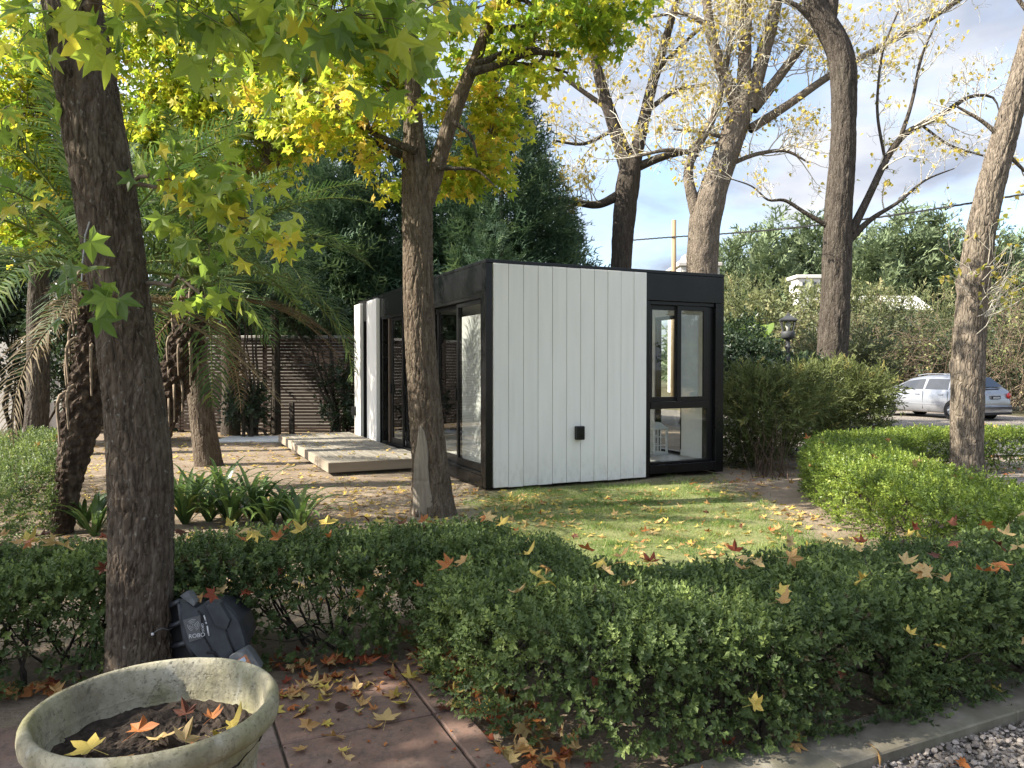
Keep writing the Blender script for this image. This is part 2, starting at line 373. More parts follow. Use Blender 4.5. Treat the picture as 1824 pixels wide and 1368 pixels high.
def sprig(n=9, L=1.0, leaf=0.34, w=0.3, seed=0, spread=0.9):
    """a shoot along +y with leaves in pairs"""
    r = np.random.default_rng(seed); V, F, k = [], [], 0
    lv, lf = oval_leaf(w)
    for i in range(n):
        t = 0.12 + 0.88 * i / (n - 1); a = (i % 2) * math.pi + (i // 2) * 1.57 + r.normal(0, 0.4)
        op = spread if i < n - 1 else 0.1
        d = np.array([math.cos(a) * op, 0.75, math.sin(a) * op]) + r.normal(0, 0.12, 3)
        M = rot_from(d[None], np.array([[math.cos(a) * -0.6, 1.0, math.sin(a) * -0.6]]))[0]
        V.append(lv @ M * leaf * (1 + r.normal(0, 0.12)) + np.array([0, t * L, 0])); F.append(lf + k); k += len(lv)
    return np.vstack(V), np.vstack(F)
def conifer_spray(n=7, seed=0, w=0.035, flat=0.25):
    r = np.random.default_rng(seed); V = [(-w, 0, 0), (w, 0, 0), (0, 1, -0.12)]; F = [(0, 1, 2)]
    for i in range(n):
        t = 0.08 + 0.85 * i / n
        for sgn in (-1, 1):
            L = (0.50 * (1 - t * 0.75)) * (1 + r.normal(0, 0.2)); a = R(48 + r.normal(0, 9)); z = r.normal(0, flat) * L
            b = np.array([0, t + r.normal(0, 0.02), -0.12 * t * t]); e = b + np.array([sgn * math.sin(a) * L, math.cos(a) * L, z])
            k = len(V); V += [tuple(b + (0, -w * 1.1, 0)), tuple(b + (0, w * 1.1, 0)), tuple(e)]; F.append((k, k + 1, k + 2))
            m = b + (e - b) * 0.5; k = len(V); e2 = m + np.array([sgn * 0.02, L * 0.42, z * 0.4])
            V += [tuple(m - (w * 0.8, 0, 0)), tuple(m + (w * 0.8, 0, 0)), tuple(e2)]; F.append((k, k + 1, k + 2))
    return np.array(V, float), np.array(F)
def rand_dirs(n): return unit(rng.normal(size=(n, 3)))

# ------------------------------------------------------------------ trunk with real bark relief
def smooth_path(pts, n):
    P = np.asarray(pts, float); t = np.concatenate([[0], np.cumsum(np.linalg.norm(np.diff(P, axis=0), axis=1))]); u = np.linspace(0, t[-1], n)
    q = np.linspace(0, t[-1], max(4 * len(P), 12)); L = np.stack([np.interp(q, t, P[:, c]) for c in range(P.shape[1])], 1)
    for _ in range(3): L[1:-1] = (L[:-2] + 2 * L[1:-1] + L[2:]) / 4
    return np.stack([np.interp(u, q, L[:, c]) for c in range(P.shape[1])], 1)
def bark_tube(mb, pts, rads, seg=64, rows=160, amp=0.012, fu=9.0, fv=2.6, seed=0, lump=0.03, flare=0.0, feats=()):
    """pts (n,3), rads (n,); furrowed surface: plates parted by cracks; feats: (row fraction, angle, kind, size)"""
    PR = smooth_path(np.hstack([np.asarray(pts, float), np.asarray(rads, float)[:, None]]), rows); P, r = PR[:, :3], PR[:, 3].copy()
    s = np.concatenate([[0], np.cumsum(np.linalg.norm(np.diff(P, axis=0), axis=1))])
    if flare: r = r * (1 + flare * np.exp(-s / 0.16))
    T = unit(np.gradient(P, axis=0)); N = unit(np.cross(T, [0.03, 1, 0.02])); B = np.cross(T, N)
    a = np.arange(seg) * 2 * math.pi / seg
    ca, sa = np.cos(a), np.sin(a)
    q = np.stack(np.broadcast_arrays(r[:, None] * ca * fu, r[:, None] * sa * fu, s[:, None] * fv * np.ones(seg)), -1)
    wv = pnoise(q * 0.7 + 11, seed + 5)[..., None] * 0.8
    n1 = np.abs(pnoise(q + wv, seed)); n2 = np.abs(pnoise(q * 2.1 + wv + 40, seed + 1)); n3 = pnoise(q * np.array([4, 4, 6.]), seed + 2)
    h = 1 - np.exp(-(n1 / 0.16) ** 2) * 1.0 - np.exp(-(n2 / 0.13) ** 2) * 0.45 + n3 * 0.18
    big = pnoise(np.stack(np.broadcast_arrays(ca * 1.3, sa * 1.3, s[:, None] * 1.4 * np.ones(seg)), -1), seed + 9)
    rr = r[:, None] * (1 + lump * big) + amp * (h - 0.6)
    for (fr, an, kind, size) in feats:
        ds = s[:, None] - s[-1] * fr; da = ((a[None] - an + math.pi) % (2 * math.pi) - math.pi) * r[:, None]
        d = np.hypot(ds * 0.8, da) / size
        if kind == 'knot': rr = rr + size * 0.35 * np.exp(-((d - 0.8) / 0.35) ** 2) - size * 0.25 * np.exp(-(da / (size * 0.16)) ** 2 - (ds / (size * 0.5)) ** 2)
        elif kind == 'hole': rr = rr + size * 0.3 * np.exp(-((d - 1.0) / 0.4) ** 2) - size * 0.9 * np.exp(-(d / 0.6) ** 2)
        elif kind == 'burl': rr = rr + size * 0.5 * np.exp(-d ** 2)
        elif kind == 'scar': rr = rr - size * 0.25 * (1 / (1 + np.exp((np.abs(da) - size) * 80))) * (1 / (1 + np.exp((np.abs(ds) - size * 3) * 40)))
    V = P[:, None] + rr[..., None] * (ca[None, :, None] * N[:, None] + sa[None, :, None] * B[:, None])
    i = np.arange(rows - 1)[:, None] * seg; j = np.arange(seg)[None]; j2 = (j + 1) % seg
    F = np.stack([i + j, i + j2, i + seg + j2, i + seg + j], -1).reshape(-1, 4)
    mb.add(V.reshape(-1, 3), F, 0.5)
    mb.f.append(np.asarray([list(range(mb.n - seg, mb.n))])); mb.m.append((1, 0))
    return P, r, N, B
def limb_path(pxs, Y):
    """[(px, py, width_px[, dY])] -> points and radii at depth Y"""
    P = [PX(q[0], q[1], Y + (q[3] if len(q) > 3 else 0)) for q in pxs]
    rr = [q[2] / 2 * (Y + (q[3] if len(q) > 3 else 0)) / FPX for q in pxs]
    return np.array(P), np.array(rr)
def curve_to(a, b, sag=0.1, n=5, wob=0.05):
    a, b = np.asarray(a, float), np.asarray(b, float); t = np.linspace(0, 1, n)[:, None]; L = np.linalg.norm(b - a)
    p = a + (b - a) * t; p[:, 2] += (np.sin(t[:, 0] * math.pi) * sag * L); p[1:-1] += rng.normal(0, wob * L, (n - 2, 3)) * 0.6
    return p
def grow(mb, p, d, L, r, lvl, tips, wob=0.22, trop=0.06, kids=(4, 7), ratio=(0.45, 0.7), seg=(6, 4, 3, 3), n=6, ang=(30, 65), rmin=0.0018, droop=0.0):
    d = unit(d); P = [np.asarray(p, float)]
    for i in range(n - 1):
        d = unit(d + rng.normal(0, wob, 3) + np.array([0, 0, trop - droop * i / n])); P.append(P[-1] + d * L / (n - 1))
    P = np.array(P); rad = np.maximum(np.linspace(r, r * 0.38, n), rmin); mb.tube(P, rad, seg[min(3, 3 - lvl)], rnd=rng.random())
    if lvl <= 0:
        tips.append((P, d)); return
    for k in range(rng.integers(kids[0], kids[1] + 1)):
        f = rng.uniform(0.25, 1.0); x = f * (n - 1); i = min(int(x), n - 2); q = P[i] + (P[i + 1] - P[i]) * (x - i)
        t = unit(P[i + 1] - P[i]); o = unit(np.cross(t, rng.normal(size=3))); a = R(rng.uniform(*ang))
        grow(mb, q, t * math.cos(a) + o * math.sin(a), L * rng.uniform(*ratio) * (1.15 - 0.5 * f), max(rad[i] * 0.6, rmin), lvl - 1, tips, wob, trop, kids, ratio, seg, n, ang, rmin, droop)

# ------------------------------------------------------------------ ground
U, V_ = np.array([0.907, 0.421, 0.0]), np.array([-0.421, 0.907, 0.0])
def ab(a, b, z=0.0): return U * a + V_ * b + np.array([0, 0, z])
def gz(x, y):
    """height of the ground"""
    x = np.asarray(x, float); y = np.asarray(y, float)
    return -0.25 * np.clip((y - 13) / 8, 0, 1) * np.clip((x - 3) / 4, 0, 1)
def smoothstep(a, b, x): t = np.clip((x - a) / (b - a), 0, 1); return t * t * (3 - 2 * t)
xs = np.arange(-13, 18.01, 0.13); ys = np.arange(0.2, 30.01, 0.13)
gx, gy = np.meshgrid(xs, ys)
zn = pnoise(np.stack([gx * 0.8, gy * 0.8, gx * 0], -1), 3) * 0.018 + pnoise(np.stack([gx * 4, gy * 4, gx * 0], -1), 4) * 0.006
near_fix = smoothstep(3.6, 4.6, V_[0] * gx + V_[1] * gy)
gzv = gz(gx, gy) + (zn) * near_fix - 0.012 * (1 - near_fix)
mb = MB(); nx, ny = len(xs), len(ys)
i = np.arange(ny - 1)[:, None] * nx + np.arange(nx - 1)[None]
mb.add(np.stack([gx, gy, gzv], -1).reshape(-1, 3), np.stack([i, i + 1, i + nx + 1, i + nx], -1).reshape(-1, 4))
ground_me = None
# masks: grass, gravel, dirt (where each covering lies)
gn = pnoise(np.stack([gx * 0.9, gy * 0.9, gx * 0 + 3], -1), 21) * 0.55 + pnoise(np.stack([gx * 3, gy * 3, gx * 0 + 3], -1), 22) * 0.3
lawn_sd = np.minimum.reduce([gx - (-0.55 + 0.0 * gy), 2.75 - gx + (8.5 - gy) * 0.05, 9.1 + 0.42 * gx - gy, gy - 3.9 + 0 * gx])
grass = smoothstep(-0.15, 0.55, lawn_sd + gn * 0.55) * (0.82 + 0.0 * gx)
gravel = smoothstep(0.0, 0.35, np.minimum(gx - 4.0 - 0.0 * gy, 40 - gy) + gn * 0.2) * smoothstep(3.0, 3.3, gy)
gravel = np.maximum(gravel, 1.0 * ((V_[0] * gx + V_[1] * gy) < 1.95) * ((U[0] * gx + U[1] * gy) > 1.1))
k = NT('garden_soil')
dirt = k.ramp(k.noise(2.2, 8, rough=0.65), [(0.3, (0.16, 0.122, 0.088)), (0.55, (0.24, 0.19, 0.142)), (0.75, (0.32, 0.26, 0.195))])
dirt = k.mix(k.ramp(k.noise(60, 4), [(0.5, (0, 0, 0)), (0.75, (0.6, 0.6, 0.6))]), dirt, (0.09, 0.062, 0.04, 1))
thatch = k.ramp(k.noise(26, 5), [(0.3, (0.085, 0.115, 0.036)), (0.5, (0.155, 0.18, 0.065)), (0.72, (0.26, 0.24, 0.115))])
gr = k.n('ShaderNodeAttribute', attribute_name='grass').outputs['Fac']; gv = k.n('ShaderNodeAttribute', attribute_name='gravel').outputs['Fac']
stone = k.n('ShaderNodeTexVoronoi'); stone.inputs['Scale'].default_value = 42; k.l(k.coord('Object'), stone.inputs['Vector'])
stc = k.n('ShaderNodeSeparateColor'); k.l(stone.outputs['Color'], stc.inputs[0])
grav = k.ramp(stc.outputs[0], [(0.0, (0.10, 0.088, 0.076)), (0.5, (0.20, 0.175, 0.15)), (1.0, (0.33, 0.29, 0.25))])
k.base(k.mix(gv, k.mix(gr, dirt, thatch), grav), 0.95, 0.1)
p = k.bump(k.noise(30, 8, rough=0.7), 0.8, 0.02)
sb = k.n('ShaderNodeBump'); sb.invert = True; sb.inputs['Distance'].default_value = 0.012; k.l(gv, sb.inputs['Strength']); k.l(stone.outputs['Distance'], sb.inputs['Height']); k.l(p, sb.inputs['Normal']); k.l(sb.outputs[0], k.b.inputs['Normal'])
m_soil = k.m
gme = mb.mesh('ground', m_soil, True)
for nm, arr in (('grass', grass), ('gravel', gravel)):
    a = gme.attributes.new(nm, 'FLOAT', 'POINT'); a.data.foreach_set('value', arr.ravel().astype(np.float32))
link('ground', gme, kind='structure')
def gfield(arr, x, y):
    ix = np.clip(((x + 13) / 0.13).astype(int), 0, nx - 1); iy = np.clip(((y - 0.2) / 0.13).astype(int), 0, ny - 1); return arr[iy, ix]
def gheight(x, y): return gfield(gzv, np.asarray(x, float), np.asarray(y, float))
m_terrain = plain('terrain_soil', (0.11, 0.10, 0.06), 0.95, 0.1, var=0.4, scale=0.6)
mb = MB(); mb.add([(-600, -300, -0.36), (600, -300, -0.36), (600, 900, -0.36), (-600, 900, -0.36)], [(0, 1, 2, 3)]); mb.build('terrain', m_terrain, kind='structure')

# asphalt lane at the right, behind the curved hedge
m_asph = plain('asphalt', (0.11, 0.105, 0.10), 0.9, 0.2, var=0.25, scale=3, bump=0.4, bscale=120)
mb = MB()
px = np.linspace(6.4, 17, 30); rows_ = np.linspace(12.2, 16.2, 12)
X2, Y2 = np.meshgrid(px, rows_); Y2 = Y2 + (X2 - 7) * 0.12
Z2 = gz(X2, Y2) + 0.025
i = np.arange(11)[:, None] * 30 + np.arange(29)[None]
mb.add(np.stack([X2, Y2, Z2], -1).reshape(-1, 3), np.stack([i, i + 1, i + 31, i + 30], -1).reshape(-1, 4)); mb.build('lane', m_asph, kind='structure')

# terracotta tile path
k = NT('terracotta_tile')
tcol = k.ramp(k.noise(5, 6, rough=0.6), [(0.3, (0.115, 0.078, 0.063)), (0.55, (0.18, 0.125, 0.102)), (0.75, (0.235, 0.178, 0.150))])
tcol = k.mix(k.ramp(k.noise(1.7, 5), [(0.45, (0, 0, 0)), (0.75, (0.8, 0.8, 0.8))]), tcol, (0.14, 0.122, 0.108, 1))
tcol = k.mix(k.math('MULTIPLY', k.attr(), 0.5), tcol, (0.17, 0.085, 0.06, 1))
tcol = k.mix(k.ramp(k.noise(24, 7, rough=.75), [(.46, (0, 0, 0)), (.66, (.75, .75, .75))]), tcol, (.065, .052, .044, 1)); tcol = k.mix(k.ramp(k.noise(110, 4), [(.6, (0, 0, 0)), (.72, (.5, .5, .5))]), tcol, (.24, .20, .17, 1))
k.base(tcol, 0.75, 0.3); k.bump(k.noise(70, 5), 0.35, 0.004); m_tile = k.m
path = thing('tile_path', 'terracotta tile path strewn with leaves beside the concrete pot', 'path'); path['kind'] = 'structure'; del path['category']; del path['label']
MB().add([ab(-3.0, 0.2, 0.004), ab(1.14, 0.2, 0.004), ab(1.14, 3.56, 0.004), ab(-3.0, 3.56, 0.004)], [(0, 1, 2, 3)]).build('mortar_bed', plain('mortar', (0.075, 0.062, 0.052), 0.95, 0.1, var=0.3, scale=20), path)
ang_u = math.atan2(U[1], U[0])
def slab(name, a0, a1, b0, b1, z0, z1, m, parent, rnd=0.5, bev=0.006):
    """bevelled slab in the garden's own axes"""
    q = MB(); c = ((a0 + a1) / 2, (b0 + b1) / 2)
    q.bbox(-(a1 - a0) / 2, (a1 - a0) / 2, -(b1 - b0) / 2, (b1 - b0) / 2, z0, z1, bev, rnd=rnd)
    o = q.build(name, m, parent); p = ab(*c); o.location = (p[0], p[1], 0); o.rotation_euler = (0, 0, ang_u); return o
for ia in range(6):
    for ib in range(5):
        a1 = 1.00 - 0.61 * ia; b1 = 3.54 - 0.61 * ib
        o = slab('tile', a1 - 0.60, a1, b1 - 0.60, b1, 0.0, 0.022 + rng.normal(0, 0.0015), m_tile, path, rng.random())
        o.rotation_euler = (rng.normal(0, 0.002), rng.normal(0, 0.002), ang_u)
for ib in range(5):
    b1 = 3.54 - 0.61 * ib
    slab('border_tile', 1.01, 1.13, b1 - 0.60, b1, 0.0, 0.024 + rng.normal(0, 0.001), m_tile, path, rng.random())

# concrete kerb between the hedge and the gravel
k = NT('old_concrete')
c0 = k.ramp(k.noise(6, 8, rough=0.65), [(0.3, (0.085, 0.076, 0.056)), (0.55, (0.145, 0.13, 0.10)), (0.75, (0.23, 0.21, 0.17))])
c0 = k.mix(k.ramp(k.noise(2.5, 5), [(0.5, (0, 0, 0)), (0.7, (0.6, 0.6, 0.6))]), c0, (0.10, 0.10, 0.06, 1))
k.base(c0, 0.9, 0.2); k.bump(k.noise(90, 6), 0.5, 0.004); m_conc = k.m
kerb = link('kerb', None, kind='structure')
for q in range(6):
    a0 = 1.15 + q * 1.0
    o = slab('kerb_stone', a0, a0 + 0.998, 1.89, 2.125, -0.05, 0.05, m_conc, kerb, 0.5, 0.006)
    o.rotation_euler = (0, 0, ang_u)

# gravel stones by the kerb: countless
mb = MB()
gs = MB(); ph = (1 + 5 ** 0.5) / 2
ico = np.array([(-1, ph, 0), (1, ph, 0), (-1, -ph, 0), (1, -ph, 0), (0, -1, ph), (0, 1, ph), (0, -1, -ph), (0, 1, -ph), (ph, 0, -1), (ph, 0, 1), (-ph, 0, -1), (-ph, 0, 1)], float); ico = unit(ico)
icf = np.array([(0, 11, 5), (0, 5, 1), (0, 1, 7), (0, 7, 10), (0, 10, 11), (1, 5, 9), (5, 11, 4), (11, 10, 2), (10, 7, 6), (7, 1, 8), (3, 9, 4), (3, 4, 2), (3, 2, 6), (3, 6, 8), (3, 8, 9), (4, 9, 5), (2, 4, 11), (6, 2, 10), (8, 6, 7), (9, 8, 1)])
for var in range(4):
    n = 1100; a = rng.uniform(1.7, 3.9, n); b = rng.uniform(1.35, 1.90, n)
    P = a[:, None] * U + b[:, None] * V_; P[:, 2] = rng.uniform(-0.004, 0.014, n)
    tv = ico * np.array([1, 0.75, 0.55]) * (1 + rng.normal(0, 0.16, (12, 1)))
    d = rand_dirs(n); d[:, 2] *= 0.3
    mb.scatter(tv, icf, P, rot_from(d, np.tile([0, 0, 1.0], (n, 1)) + rng.normal(0, 0.3, (n, 3))), rng.uniform(0.006, 0.016, n), rng.random(n))
k = NT('gravel_stone'); k.base(k.ramp(k.attr(), [(0, (0.10, 0.085, 0.075)), (0.5, (0.19, 0.165, 0.145)), (1, (0.32, 0.28, 0.25))]), 0.85, 0.25); k.bump(k.noise(200, 3), 0.3, 0.002)
mb.build('gravel', k.m, kind='stuff')

# ------------------------------------------------------------------ cabin
C0 = np.array([-0.309, 8.82, 0.03]); CW, CL, CH = 3.54, 6.35, 2.70
k = NT('black_powder_coat'); k.base(k.ramp(k.noise(4, 4), [(0.3, (0.005, 0.005, 0.0055)), (0.7, (0.009, 0.009, 0.0095))]), k.ramp(k.noise(1.2, 5, (1, 1, 0.6)), [(0.3, (0.22,) * 3), (0.7, (0.34,) * 3)]), 0.28)
k.bump(k.noise(3, 3), 0.04, 0.01); m_black = k.m
k = NT('black_alu_frame'); k.base((0.008, 0.008, 0.0085, 1), 0.32, 0.3); m_alu = k.m
k = NT('off_white_siding')
w0 = k.ramp(k.noise(3, 5, (3, 3, 0.4)), [(0.3, (0.73, 0.71, 0.675)), (0.7, (0.79, 0.77, 0.735))])
w0 = k.mix(k.math('MULTIPLY', k.attr(), 0.12), w0, (0.60, 0.585, 0.55, 1))
tcz = k.n('ShaderNodeTexCoord'); sz = k.n('ShaderNodeSeparateXYZ'); k.l(tcz.outputs['Object'], sz.inputs[0])
splash = k.math('MULTIPLY', k.math('MAXIMUM', k.math('SUBTRACT', 1.0, k.math('MULTIPLY', sz.outputs[2], 2.4)), 0.0), k.ramp(k.noise(18, 6, (1, 1, .5), .7), [(.45, (0, 0, 0)), (.75, (.5, .5, .5))]))
w0 = k.mix(splash, w0, (0.36, 0.31, 0.24, 1)); w0 = k.mix(k.ramp(k.noise(9, 5, (1, 1, .05), .7), [(.56, (0, 0, 0)), (.8, (.28, .28, .28))]), w0, (0.50, 0.48, 0.43, 1))
k.base(w0, 0.55, 0.35); k.bump(k.noise(40, 5, (1, 1, 0.06)), 0.12, 0.003); m_white = k.m
m_inwall = plain('interior_paint', (0.70, 0.69, 0.66), 0.7, 0.3, var=0.03)
m_floor = plain('pale_floor', (0.52, 0.50, 0.46), 0.4, 0.4, var=0.08, scale=3, stretch=(1, 8, 1))
m_screen = plain('grey_roller_screen', (0.40, 0.395, 0.38), 0.9, 0.2, var=0.06, scale=8)
m_glass = glassmat('window_glass', (0.93, 0.945, 0.94), 1.7)
cab = thing('cabin', 'black and white prefabricated garden cabin with vertical white siding on the lawn', 'cabin', tuple(C0), ang_u)
def part(name, m, x0, x1, y0, y1, z0, z1, parent=None, bev=0.004, rnd=0.5, **t):
    q = MB(); q.bbox(x0, x1, y0, y1, z0, z1, min(bev, (x1 - x0) * 0.3, (y1 - y0) * 0.3, (z1 - z0) * 0.3), rnd=rnd); return q.build(name, m, parent or cab, **t)
# black shell, front (y=0 face, towards the lawn)
part('corner_post', m_black, 0.0, 0.089, 0.0, 0.10, 0.0, CH - 0.042)
part('roof_edge', m_black, 0.0, CW, 0.0, 0.10, CH - 0.04, CH)
part('fascia', m_black, 2.262, CW, 0.0, 0.10, 2.305, CH - 0.042)
part('corner_post', m_black, 3.402, CW, 0.0, 0.16, 0.0, 2.302)
part('window_post', m_black, 2.262, 2.315, 0.0, 0.14, 0.0, 2.302)
part('base_beam', m_black, 2.318, 3.399, -0.012, 0.10, 0.035, 0.15)
# left side (x=0 face, towards the deck)
part('fascia', m_black, 0.0, 0.10, 0.103, CL, 2.30, CH - 0.042)
part('roof_edge', m_black, 0.0, 0.10, 0.103, CL, CH - 0.04, CH)
part('side_post', m_black, 0.003, 0.12, 0.103, 0.165, 0.14, 2.297)
part('base_beam', m_black, 0.0, 0.12, 0.103, 4.70, 0.0, 0.137)
part('side_post', m_black, 0.02, 0.12, 4.62, 4.70, 0.14, 2.297)
part('back_wall', m_black, 0.0, CW, CL - 0.09, CL, 0.0, CH - 0.042)
for y0, y1, z0, z1 in ((0.165, .76, 0.0, CH - .042), (1.42, CL - .093, 0.0, CH - .042), (.763, 1.417, 2.2, CH - .042), (.763, 1.417, 0.0, .15)): part('right_wall', m_black, CW - 0.09, CW, y0, y1, z0, z1)
part('roof_slab', m_black, 0.103, CW - 0.003, 0.103, CL - 0.003, CH - 0.16, CH - 0.043)
part('floor_slab', m_black, 0.123, CW - 0.093, 0.143, CL - 0.093, 0.04, 0.13)
part('floor', m_floor, 0.125, CW - 0.095, 0.145, CL - 0.095, 0.132, 0.15)
part('ceiling', m_inwall, 0.125, CW - 0.13, 0.145, CL - 0.095, 2.50, 2.52)
for y0, y1, z0, z1 in ((0.165, .76, 0.152, 2.49), (1.42, CL - .095, 0.152, 2.49), (.763, 1.417, 2.2, 2.49)): part('inner_wall', m_inwall, CW - 0.13, CW - 0.093, y0, y1, z0, z1)
q = MB()
for y0, y1, z0, z1 in ((.765, .80, .155, 2.195), (1.38, 1.415, .155, 2.195), (.802, 1.378, .155, .20), (.802, 1.378, 2.15, 2.195)): q.bbox(CW - .12, CW - .03, y0, y1, z0, z1, .003)
side_door = q.build('side_door', m_alu, cab); MB().box(CW - .08, CW - .074, .80, 1.38, .20, 2.15).build('pane', m_glass, side_door)
part('inner_wall', m_inwall, 0.11, 2.26, 0.103, 0.14, 0.152, 2.53)
part('baseboard', m_inwall, CW - 0.145, CW - 0.132, 0.168, .758, 0.152, 0.235); part('baseboard', m_inwall, CW - 0.145, CW - 0.132, 1.422, 4.0, 0.152, 0.235)
for i in range(11):
    w = (2.259 - 0.092) / 11; x0 = 0.092 + w * i
    part('siding_plank', m_white, x0 + 0.0028, x0 + w - 0.0028, -0.014 + rng.normal(0, 0.0008), 0.05, 0.004 + rng.normal(0, 0.003), CH - 0.045, None, 0.003, rng.random())
part('siding_backing', m_alu, 0.095, 2.257, 0.052, 0.10, 0.01, CH - 0.046)
for (y0, y1, n) in ((4.715, 5.385, 3), (5.90, 6.35, 2)):
    for i in range(n):
        w = (y1 - y0) / n
        part('siding_plank', m_white, -0.07, -0.003, y0 + i * w + 0.003, y0 + (i + 1) * w - 0.003, 0.01, CH - 0.07, None, 0.004, rng.random())
part('side_panel', m_alu, 0.0, 0.09, 4.715, 5.385, 0.0, 2.297)
part('side_panel', m_alu, 0.0, 0.09, 5.90, 6.255, 0.0, 2.297)
part('side_panel', m_black, 0.10, 0.14, 5.39, 5.895, 0.0, 2.297)
# outlet boxes
def outlet(x, y, z, side):
    q = MB()
    if side: q.bbox(x - 0.055, x + 0.055, y - 0.075, y, z - 0.085, z + 0.085, 0.008); q.bbox(x - 0.045, x + 0.045, y - 0.085, y - 0.074, z - 0.03, z + 0.078, 0.004)
    else: q.bbox(x - 0.075, x, y - 0.055, y + 0.055, z - 0.085, z + 0.085, 0.008)
    q.build('outlet_box', m_alu, cab)
outlet(0.092 + (2.167 / 11) * 5.83, -0.016, 0.62, True); outlet(-0.072, 6.28, 0.60, False)
# window on the lawn side
wx0, wx1, wz0, wz1, wzt = 2.318, 3.399, 0.155, 2.30, 0.93
wf = MB()
wf.bbox(wx0, wx0 + 0.035, 0.03, 0.14, wz0, wz1, 0.003); wf.bbox(wx1 - 0.10, wx1, 0.06, 0.16, wz0, wz1 - 0.05, 0.003)
wf.bbox(wx0 + 0.037, wx1 - 0.002, 0.03, 0.14, wz1 - 0.045, wz1, 0.003); wf.bbox(wx0 + 0.037, wx1 - 0.102, 0.02, 0.14, wzt - 0.045, wzt + 0.045, 0.003)
wf.bbox(wx0 + 0.037, wx1 - 0.102, 0.03, 0.14, wz0, wz0 + 0.03, 0.003)
win = wf.build('window', m_alu, cab)
def sash(x0, x1, z0, z1, y, w=0.06, screen=None, tint=None):
    q = MB(); d = 0.035
    q.bbox(x0, x0 + w, y, y + d, z0, z1, 0.003); q.bbox(x1 - w, x1, y, y + d, z0, z1, 0.003)
    q.bbox(x0 + w, x1 - w, y, y + d, z0, z0 + w, 0.003); q.bbox(x0 + w, x1 - w, y, y + d, z1 - w, z1, 0.003)
    q.build('sash', m_alu, win)
    MB().box(x0 + w, x1 - w, y + 0.014, y + 0.019, z0 + w, z1 - w).build('pane', m_glass, win)
    if screen: MB().box(x0 + w + 0.01, x1 - w - screen, y + 0.045, y + 0.049, z0 + w, z1 - w - 0.05).build('roller_screen', m_screen, win)
xm = (wx0 + wx1 - 0.065) / 2 - 0.02
sash(wx0 + 0.038, xm + 0.05, wzt + 0.047, wz1 - 0.047, 0.085, 0.062)
sash(xm - 0.01, wx1 - 0.103, wzt + 0.047, wz1 - 0.047, 0.045, 0.062, 0.06)
MB().box(wx0 + 0.037, wx1 - 0.102, 0.075, 0.080, wz0 + 0.03, wzt - 0.045).build('pane', m_glass, win)
# sliding glass doors on the deck side
edges = [0.168, 1.05, 1.95, 2.85, 3.45, 4.12]
def doorleaf(y0, y1, x, screen=False):
    q = MB(); w = 0.055; d = 0.04; z0, z1 = 0.175, 2.255
    q.bbox(x, x + d, y0, y0 + w, z0, z1, 0.003); q.bbox(x, x + d, y1 - w, y1, z0, z1, 0.003)
    q.bbox(x, x + d, y0 + w, y1 - w, z0, z0 + 0.09, 0.003); q.bbox(x, x + d, y0 + w, y1 - w, z1 - w, z1, 0.003)
    o = q.build('glass_door', m_alu, cab)
    MB().box(x + 0.016, x + 0.022, y0 + w, y1 - w, z0 + 0.09, z1 - w).build('pane', m_glass, o)
    if screen: MB().box(x + 0.045, x + 0.049, y0 + w, y1 - w - 0.03, z0 + 0.09, z1 - w - 0.12).build('roller_screen', m_screen, o)
    MB().bbox(x - 0.03, x, y1 - 0.035, y1 - 0.015, 1.0, 1.16, 0.004).build('handle', m_alu, o)
for i in range(5): doorleaf(edges[i], edges[i + 1] - 0.004, 0.03 if i % 2 == 0 else 0.078, i in (0, 3))
part('door_track', m_alu, 0.004, 0.13, 0.168, 4.617, 0.139, 0.172); part('door_track', m_alu, 0.004, 0.13, 0.168, 4.617, 2.258, 2.297)
MB().bbox(0.0, 0.05, 4.16, 4.20, 0.175, 2.25, 0.006).build('door_stile', plain('bronze_stile', (0.10, 0.075, 0.055), 0.4, 0.5, 0.4), cab)
# white many-paned lantern standing on the cabin floor
lx, ly = 3.20, 1.08
ct = lambda x, y, z: tuple(C0 + U * x + V_ * y + np.array([0, 0, z]))
lan = thing('lantern', 'white wooden lantern with small panes on the cabin floor behind the low window', 'lantern', ct(lx, ly, 0.15), ang_u)
m_lw = plain('white_wood', (0.75, 0.75, 0.73), 0.5, 0.4, var=0.04)
q = MB(); s_ = 0.11
for sx in (-1, 1):
    for sy in (-1, 1): q.bbox(sx * s_ - 0.014, sx * s_ + 0.014, sy * s_ - 0.014, sy * s_ + 0.014, 0, 0.38, 0.003)
q.bbox(-s_ - 0.02, s_ + 0.02, -s_ - 0.02, s_ + 0.02, -0.002, 0.03, 0.004); q.bbox(-s_ - 0.025, s_ + 0.025, -s_ - 0.025, s_ + 0.025, 0.37, 0.395, 0.004)
q.build('lantern_frame', m_lw, lan)
q = MB()
for sy in (-1, 1):
    q.bbox(-0.007, 0.007, sy * s_ - 0.007, sy * s_ + 0.007, 0.03, 0.37, 0.002); q.bbox(-s_ + 0.014, s_ - 0.014, sy * s_ - 0.007, sy * s_ + 0.007, 0.255, 0.27, 0.002); q.bbox(-s_ + 0.014, s_ - 0.014, sy * s_ - 0.007, sy * s_ + 0.007, 0.13, 0.142, 0.002)
q.build('glazing_bar', m_lw, lan)
MB().lathe([(0.165, 0.395), (0.06, 0.47), (0.0, 0.475)], seg=4, rot=math.pi / 4).build('lantern_roof', m_lw, lan)

